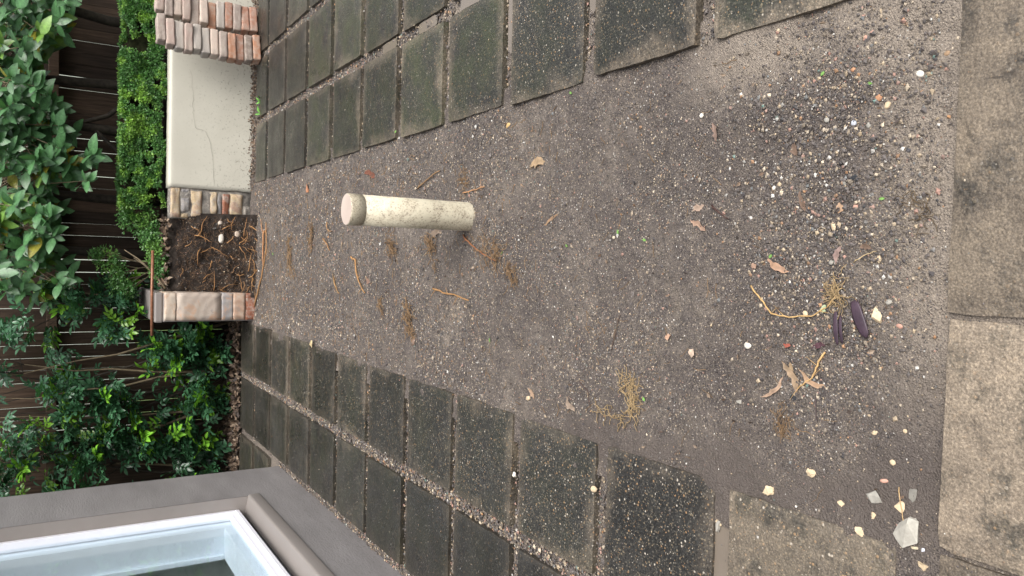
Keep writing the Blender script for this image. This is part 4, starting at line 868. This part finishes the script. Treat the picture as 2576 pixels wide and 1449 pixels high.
# ------------------------------------------------------------------ stones
def stone(x, y, sx, sy, h, col, lab, seed, z=None, amp=.28, name='stone', flat=0.0):
    r = random.Random(seed); bm = bmesh.new()
    if 'pebble' in lab:
        bmesh.ops.create_icosphere(bm, subdivisions=2, radius=1)
        for v in bm.verts:
            c = v.co.copy(); k = 1 + .30 * (float(fbm(c.x * 1.3 + seed * 3.1, c.y * 1.3 + c.z * 1.3 + seed, 2, seed)) - .5) * 2; v.co = c * k
    else:                        # broken chips: the hull of a few random points, roughened
        for k in range(13):
            d = Vector((r.gauss(0, 1), r.gauss(0, 1), r.gauss(0, .8))).normalized() * r.uniform(.8, 1.08); bm.verts.new(d)
        hl = bmesh.ops.convex_hull(bm, input=bm.verts[:]); bmesh.ops.delete(bm, geom=[g for g in hl['geom_interior'] if isinstance(g, bmesh.types.BMVert)], context='VERTS')
        cr = 'crumbly' in lab or 'lump' in lab
        bmesh.ops.subdivide_edges(bm, edges=bm.edges[:], cuts=3 if cr else 1, use_grid_fill=True)
        for v in bm.verts: v.co *= 1 + (r.uniform(-.16, .16) if cr else r.uniform(-.035, .035))
    for v in bm.verts: v.co = Vector((v.co.x * sx / 2, v.co.y * sy / 2, max(-.6, min(.75 - flat, v.co.z)) * h / 2))
    zz = zs_(x, y) if z is None else z
    o = bmobj(name, bm, M['thing'], None, 'pebble' in lab, (x, y, zz + h * .12)); o.rotation_euler = (r.uniform(-.12, .12), r.uniform(-.12, .12), r.uniform(-.5, .5)); o.color = (*col, 1); tag(o, lab, 'stone', 'loose stones'); return o
CRM = (0.52, 0.41, 0.27); WHT = (0.60, 0.56, 0.49); GRS = (0.30, 0.285, 0.25); ORS = (0.42, 0.22, 0.12); BLK = (0.028, 0.03, 0.034); PKS = (0.44, 0.25, 0.19)
ST = [(0.099, 1.095, .025, .012, CRM, 'elongated cream chip in the gravel'), (0.028, .987, .018, .013, CRM, 'squarish cream chip near the pale root straw'), (-.091, .984, .042, .027, CRM, 'cream stone beside the large purple blade'),
 (-.782, 2.405, .026, .030, WHT, 'white chip in a joint between left pavers'), (-.483, 2.317, .017, .025, CRM, 'rounded tan pebble close to the left pavers'), (-.705, 1.918, .022, .030, CRM, 'cream pebble in the joint of the near left pavers'),
 (-.531, 1.244, .027, .040, CRM, 'crumbly cream lump in the mud by the left paver edge'), (-.461, 1.129, .022, .030, CRM, 'crumbly tan lump on the gravel above the grey rock'), (-.507, 1.048, .014, .020, CRM, 'small cream lump between grey rocks'), (-.552, .995, .022, .034, CRM, 'broken cream lump against the paver edge'),
 (-.472, .971, .033, .044, GRS, 'angular grey rock lying in the mud'), (-.477, .912, .026, .024, CRM, 'cream chip touching the biggest pale rock'), (-.520, .892, .078, .066, (.40, .38, .33), 'biggest pale grey rock at the corner of the strip'), (-.511, .972, .020, .013, CRM, 'cream chip with a dark hole'),
 (-.433, .951, .010, .018, PKS, 'orange-pink pebble near the slate piece'), (-.391, .937, .012, .013, CRM, 'round cream pebble in the mud'), (-.337, .977, .012, .015, CRM, 'cream pebble beside a black one'), (-.320, .911, .009, .010, CRM, 'small oval cream pebble near the front joint'),
 (-.657, 1.400, .017, .024, CRM, 'cream chip on the near left paver joint'), (-.665, 1.40, .040, .020, GRS, 'long grey flake in the muddy joint'), (-.579, .859, .028, .022, CRM, 'cream lump in the corner joint'), (-.549, .877, .011, .022, (.46, .40, .28), 'thin yellowish chip under the biggest rock'), (-.548, .862, .011, .010, (.5, .52, .58), 'bluish white chip in the corner joint'),
 (-.189, 1.321, .016, .022, WHT, 'pale grey-white pebble near the crossed leaves'), (.405, 1.511, .013, .018, WHT, 'white pebble near the right pavers'), (.204, 1.247, .011, .014, CRM, 'pair-end cream pebble, upper middle'), (.196, 1.262, .012, .013, WHT, 'pale round pebble touching a cream one'), (-.099, 1.162, .013, .015, CRM, 'cream pebble near the long curved root'),
 (.020, 1.104, .011, .012, GRS, 'grey pebble above the root tuft'), (-.332, 1.346, .014, .021, GRS, 'dull grey stone sunk in soil near the tuft'), (.141, 1.046, .010, .014, PKS, 'pinkish pebble among the gravel'), (-.108, .935, .010, .014, PKS, 'flat pink pebble near the front joint'), (-.060, .959, .012, .014, GRS, 'grey-pink pebble above the purple blade'),
 (.516, 2.521, .018, .030, (.45, .30, .13), 'amber pebble at the edge of the right pavers'), (-.296, 1.186, .015, .020, BLK, 'black stone under the crossed leaves'), (.205, 1.050, .013, .022, BLK, 'black coal-like lump in the coarse gravel'), (.081, 1.092, .011, .010, BLK, 'small black chip in the coarse gravel'), (.193, 1.075, .014, .016, GRS, 'pale flat chip below the black lump'),
 (.339, 1.124, .014, .016, GRS, 'rounded grey pebble in the right gravel heap'), (.321, 1.054, .012, .013, (.40, .42, .46), 'bluish pebble in the right gravel heap'), (.366, .996, .014, .018, ORS, 'glossy orange-brown pebble in the right gravel heap'), (.347, .977, .016, .014, CRM, 'cream chip below the orange-brown pebble'), (.400, .912, .013, .020, WHT, 'oval white pebble near the front joint'),
 (.498, 1.030, .015, .017, PKS, 'salmon pink chip near the right paver'), (.515, .951, .012, .012, ORS, 'orange chip near the top right corner'), (.437, 1.060, .010, .013, ORS, 'amber pebble in the upper gravel heap'), (.366, 1.047, .011, .013, BLK, 'black pebble in the right gravel heap'), (.311, 1.016, .013, .011, GRS, 'small grey pebble next to the bluish one'),
 (.25, .93, .010, .012, (.05, .05, .055), 'dark pebble on the sand near the front joint'), (.43, .86, .011, .014, (.30, .2, .12), 'brown pebble on the sand near the front joint')]
for i, (x, y, sx, sy, col, lab) in enumerate(ST): stone(x, y, sx, sy, min(sx, sy) * .62, col, lab, i + 1)
stone(-0.550, 4.845, .050, .10, .02, (.50, .39, .22), 'flat yellow-tan chip on the edge of a far left paver', 77, 0.004, .12, 'stone', .4)
stone(-0.443, .889, .044, .020, .006, (.20, .19, .165), 'flat grey slate piece half sunk in mud by the front joint', 78, None, .15, 'stone', .4)
# ------------------------------------------------------------------ loose roots, twigs, tufts, green bits
RT = [([(-0.042, 1.322), (-0.072, 1.288), (-0.106, 1.25), (-0.11, 1.204), (-0.102, 1.139), (-0.079, 1.104), (-0.05, 1.082)], .0021, (.46, .30, .13), 'long curved pale root ending in a fibrous tuft', 'root'),
 ([(-0.18, 1.104), (-0.212, 1.121), (-0.243, 1.132), (-0.256, 1.153), (-0.275, 1.176)], .0024, (.45, .29, .13), 'crooked pale root stick lying over the crossed leaves', 'root'),
 ([(0.163, 1.464), (0.144, 1.433), (0.126, 1.402)], .0022, (.06, .03, .025), 'straight dark twig beside the rolled leaf', 'twig'),
 ([(-0.123, 3.128), (-0.139, 2.971), (-0.159, 2.79)], .0042, (.34, .19, .08), 'orange-brown root stick lying left of the drain pipe', 'root'),
 ([(0.011, 4.183), (-0.01, 4.106), (-0.086, 4.052), (-0.138, 4.006), (-0.182, 3.921)], .0055, (.34, .19, .08), 'long bent orange root behind the drain pipe', 'root'),
 ([(-0.121, 4.482), (-0.167, 4.443), (-0.206, 4.371)], .0045, (.30, .18, .08), 'short orange root left of the long bent one', 'root'),
 ([(0.214, 4.628), (0.177, 4.61), (0.157, 4.55)], .004, (.30, .18, .09), 'short forked root behind the pipe top', 'root'), ([(0.118, 4.683), (0.088, 4.605), (0.044, 4.565)], .0045, (.30, .17, .08), 'bent orange rootlet between the pipe and the soil bank', 'root'),
 ([(0.112, 2.857), (0.07, 2.785), (0.035, 2.685), (0.007, 2.589)], .0036, (.26, .11, .05), 'red-brown root running out from the pipe foot', 'root'), ([(0.285, 2.866), (0.29, 2.764), (0.297, 2.682)], .0028, (.40, .22, .11), 'thin orange root right of the pipe foot', 'root'),
 ([(0.332, 3.322), (0.361, 3.216), (0.394, 3.076)], .0035, (.26, .16, .08), 'brown root right of the pipe, half buried', 'root'), ([(-0.437, 0.919), (-0.472, 0.909), (-0.516, 0.894), (-0.546, 0.884)], .0012, (.42, .29, .15), 'hair-thin root lying over the slate piece', 'root'),
 ([(-0.407, 6.41), (-0.174, 6.188), (0.074, 6.022), (0.257, 6.07)], .0065, (.35, .19, .08), 'long orange root lying along the foot of the soil bank', 'root'), ([(0.20, 6.10), (0.05, 6.15), (-0.06, 6.13)], .009, (.33, .17, .08), 'thick broken root at the foot of the soil bank', 'root'),
 ([(0.021, 1.044), (0.038, 1.016), (0.045, 0.994)], .0012, (.48, .36, .2), 'pale straw near the front joint', 'twig'), ([(-0.287, 1.125), (-0.34, 1.117)], .0014, (.07, .05, .05), 'thin dark twig below the crossed leaves', 'twig'),
 ([(-0.258, 1.851), (-0.184, 1.835), (-0.146, 1.824)], .0016, (.09, .06, .045), 'dark thin twig on the open soil left of centre', 'twig'), ([(-0.38, 2.018), (-0.404, 1.963), (-0.447, 1.951)], .0014, (.08, .05, .04), 'curled dark rootlet near the left pavers', 'twig')]
for i, (pts, rad, col, lab, kd) in enumerate(RT):
    r = random.Random(i); P = []
    for a, b in zip(pts[:-1], pts[1:]):
        for k in range(4): t = k / 4; P.append((a[0] + (b[0] - a[0]) * t + r.uniform(-1, 1) * rad * .8, a[1] + (b[1] - a[1]) * t + r.uniform(-1, 1) * rad * .8))
    P.append(pts[-1]); P3 = [(x, y, zs_(x, y) + rad * 1.3 + (.004 if 0 < k < len(P) - 1 else 0)) for k, (x, y) in enumerate(P)]
    parts = [tube(P3, [rad * (1.05 - .5 * k / len(P3)) for k in range(len(P3))], 6)]
    if rad > .0018:
        for k in range(3):
            q = Vector(P3[r.randrange(1, len(P3) - 1)]); e = q + Vector((r.uniform(-1, 1), r.uniform(-1, 1), 0)) * rad * 14; parts.append(tube([q, q.lerp(e, .5) + Vector((0, 0, .002)), e], [rad * .4, rad * .3, rad * .15], 4, False))
    v, f = merge(parts); o = meshobj(kd, v, f, M['root']); o.color = (*col, 1); tag(o, lab, kd, 'loose roots and twigs on the soil')
def fibre(path, wd, n, col, lab, seed, rad=.0006, L=.05):
    r = random.Random(seed); parts = []
    for k in range(int(n * .6)):
        t = r.random() * (len(path) - 1); i = min(int(t), len(path) - 2); u = t - i; a, b = path[i], path[i + 1]; x = a[0] + (b[0] - a[0]) * u + r.gauss(0, wd); y = a[1] + (b[1] - a[1]) * u + r.gauss(0, wd); an = r.uniform(0, 6.28); pts = []
        for j in range(5):
            pts.append((x, y, zs_(x, y) + .002 + .010 * r.random() * (wd / .012))); an += r.uniform(-1, 1); x += math.cos(an) * L / 5; y += math.sin(an) * L / 5
        parts.append(tube(pts, rad * 1.5, 3, False))
    v, f = merge(parts); o = meshobj('root_tuft', v, f, M['root']); o.color = (*col, 1); tag(o, lab, 'roots', 'tufts of fine roots')
GO = (.34, .245, .13); RB = (.22, .14, .075)
for i, a in enumerate((([(-0.323, 1.786), (-0.371, 1.752), (-0.447, 1.745)], .011, 130, GO, 'long golden tuft of fine roots on the open soil', .0008, .05), ([(-0.451, 1.9), (-0.457, 1.831), (-0.455, 1.757)], .008, 30, GO, 'thin trailing end of roots beside the golden tuft', .0008, .06), ([(-0.033, 1.091), (-0.062, 1.079)], .012, 90, GO, 'matted root tuft at the end of the long curved root', .0006, .04),
 ([(-0.344, 1.216), (-0.374, 1.197)], .013, 70, RB, 'brown fibrous tuft below the crossed leaves', .0005, .035), ([(-0.22, 3.405), (-0.348, 3.352)], .018, 80, RB, 'long brown root tuft left of the pipe', .0012, .08), ([(0.081, 3.18), (0.01, 3.135)], .020, 60, RB, 'root tuft behind the foot of the pipe', .0011, .07), ([(0.061, 2.686), (0.015, 2.545)], .022, 80, RB, 'straggling root tuft in front of the pipe', .0009, .08),
 ([(-0.028, 2.47), (-0.064, 2.426)], .016, 60, RB, 'small matted tuft on the soil in front of the pipe', .0008, .05), ([(0.155, 5.43), (-0.093, 5.365)], .025, 70, RB, 'wide root tuft far back near the soil bank', .0016, .10), ([(0.134, 3.619), (0.026, 3.562)], .022, 60, RB, 'root tuft level with the pipe cap', .0012, .08), ([(0.198, 4.972), (0.07, 4.922)], .022, 50, RB, 'root tuft halfway to the soil bank', .0014, .09),
 ([(0.359, 2.87), (0.309, 2.85)], .016, 40, RB, 'sparse rootlets right of the pipe', .0008, .06), ([(-0.21, 3.73), (-0.258, 3.684)], .016, 30, RB, 'small root tuft left of the orange root', .0011, .07), ([(0.151, 0.916), (0.102, 0.881)], .010, 45, (.12, .085, .05), 'dark crumbly root remains near the front joint', .0006, .03))):
    fibre(a[0], a[1], a[2], a[3], a[4], i, a[5], a[6])
# scattered fine fibres over the far half of the strip
r = random.Random(77); parts = []
for k in range(1100):
    y = 1.0 + 5.3 * r.random() ** 0.6; x = r.uniform(-.52, .54); an = r.uniform(0, 6.28); L = r.uniform(.02, .07); pts = []
    for j in range(4): pts.append((x, y, zs_(x, y) + .003)); an += r.uniform(-.7, .7); x += math.cos(an) * L / 4; y += math.sin(an) * L / 4
    parts.append(tube(pts, .0005 + .00026 * y * r.random(), 3, False))
v, f = merge(parts); o = meshobj('loose_rootlets', v, f, M['root']); o.color = (.24, .15, .075, 1); tag(o, 'fine loose rootlets strewn over the soil', kind='stuff')
V, F, cc = litter(500, (-0.54, 0.56), (0.9, 6.4), soilz, 0.013, 9); o = npmesh('leaf_crumbs', V, F, M['litter'], None, cc, False); tag(o, 'small crumbs of dry leaf strewn over the soil', kind='stuff')
GR = [((-0.296, 2.62), 'left of the pipe in mid strip'), ((0.628, 3.547), 'on a right paver level with the pipe'), ((0.066, 2.118), 'in front of the pipe'), ((0.566, 2.109), 'at the edge of the right pavers'), ((0.095, 1.849), 'on open soil in the middle'), ((0.075, 1.721), 'on open soil nearer the camera'), ((0.448, 1.133), 'in the right gravel heap'), ((0.031, 2.531), 'in the straggling root tuft'), ((0.014, 5.845), 'near the soil bank'), ((0.037, 1.263), 'beside the long pink-brown leaf'), ((-0.393, 1.707), 'near the golden root tuft'), ((0.155, 0.976), 'near the front joint'), ((0.40, 1.02), 'like a grass blade in the gravel heap')]
for i, ((x, y), wh) in enumerate(GR):
    L = 0.009 + .0035 * y; me = leaf_mesh('green_leaf', L, L * .55, M['dry'], 4, .25, .2, 300 + i)
    o = bpy.data.objects.new('green_leaf', me); link(o); o.location = (x, y, (zs_(x, y) if abs(x) < .6 else 0.0) + .004); o.rotation_mode = 'QUATERNION'; o.rotation_quaternion = aim((rd.uniform(-1, 1), rd.uniform(-1, 1), .15), (rd.uniform(-.3, .3), rd.uniform(-.4, .1), 1)); o.color = (.11, .22, .05, 1); tag(o, f'tiny bright green leaf scrap {wh}', 'leaf', 'green leaf scraps')
# weed growing in a joint of the right pavers
wd_ = empty('weed', (1.16, 6.28, -0.01), 'small green weed sprouting in a joint between the far right pavers', 'weed')
for j in range(9):
    me = leaf_mesh('leaf', rd.uniform(.03, .055), .016, M['dry'], 4, .25, .3, 400 + j); o = bpy.data.objects.new('leaf', me); link(o, wd_); o.location = (rd.uniform(-.09, .09), rd.uniform(-.015, .015), .012); o.rotation_mode = 'QUATERNION'; o.rotation_quaternion = aim((rd.uniform(-1, 1), rd.uniform(-.7, .3), .5), (0, -.5, 1)); o.color = (.10, .26, .04, 1)
v, f = tube([(-.10, 0, .008), (0, .004, .012), (.10, 0, .008)], .002, 4); o = meshobj('stem', v, f, M['twig'], wd_)
# white shards and small stones in the soil bank
for (x, s, w_, h_, c, lab) in ((0.13, .36, .075, .045, WHT, 'white shard stuck in the dark soil bank'), (0.17, .235, .05, .045, (.42, .34, .27), 'tan stone stuck low in the soil bank'), (0.255, .37, .045, .04, (.42, .36, .30), 'round stone in the soil bank beside the broken wall end')):
    p = bank_pt(x, s); bm = bmesh.new(); bmesh.ops.create_icosphere(bm, subdivisions=2, radius=1)
    for v in bm.verts: k = 1 + .35 * (float(fbm(v.co.x * 2 + x * 40, v.co.z * 2 + v.co.y, 3, 2)) - .5); v.co = Vector((v.co.x * w_ / 2 * k, v.co.y * .016, v.co.z * h_ / 2 * k))
    o = bmobj('stone', bm, M['thing'], None, False, (p.x, p.y - .008, p.z)); o.color = (*c, 1); tag(o, lab, 'stone', 'stones in the soil bank')
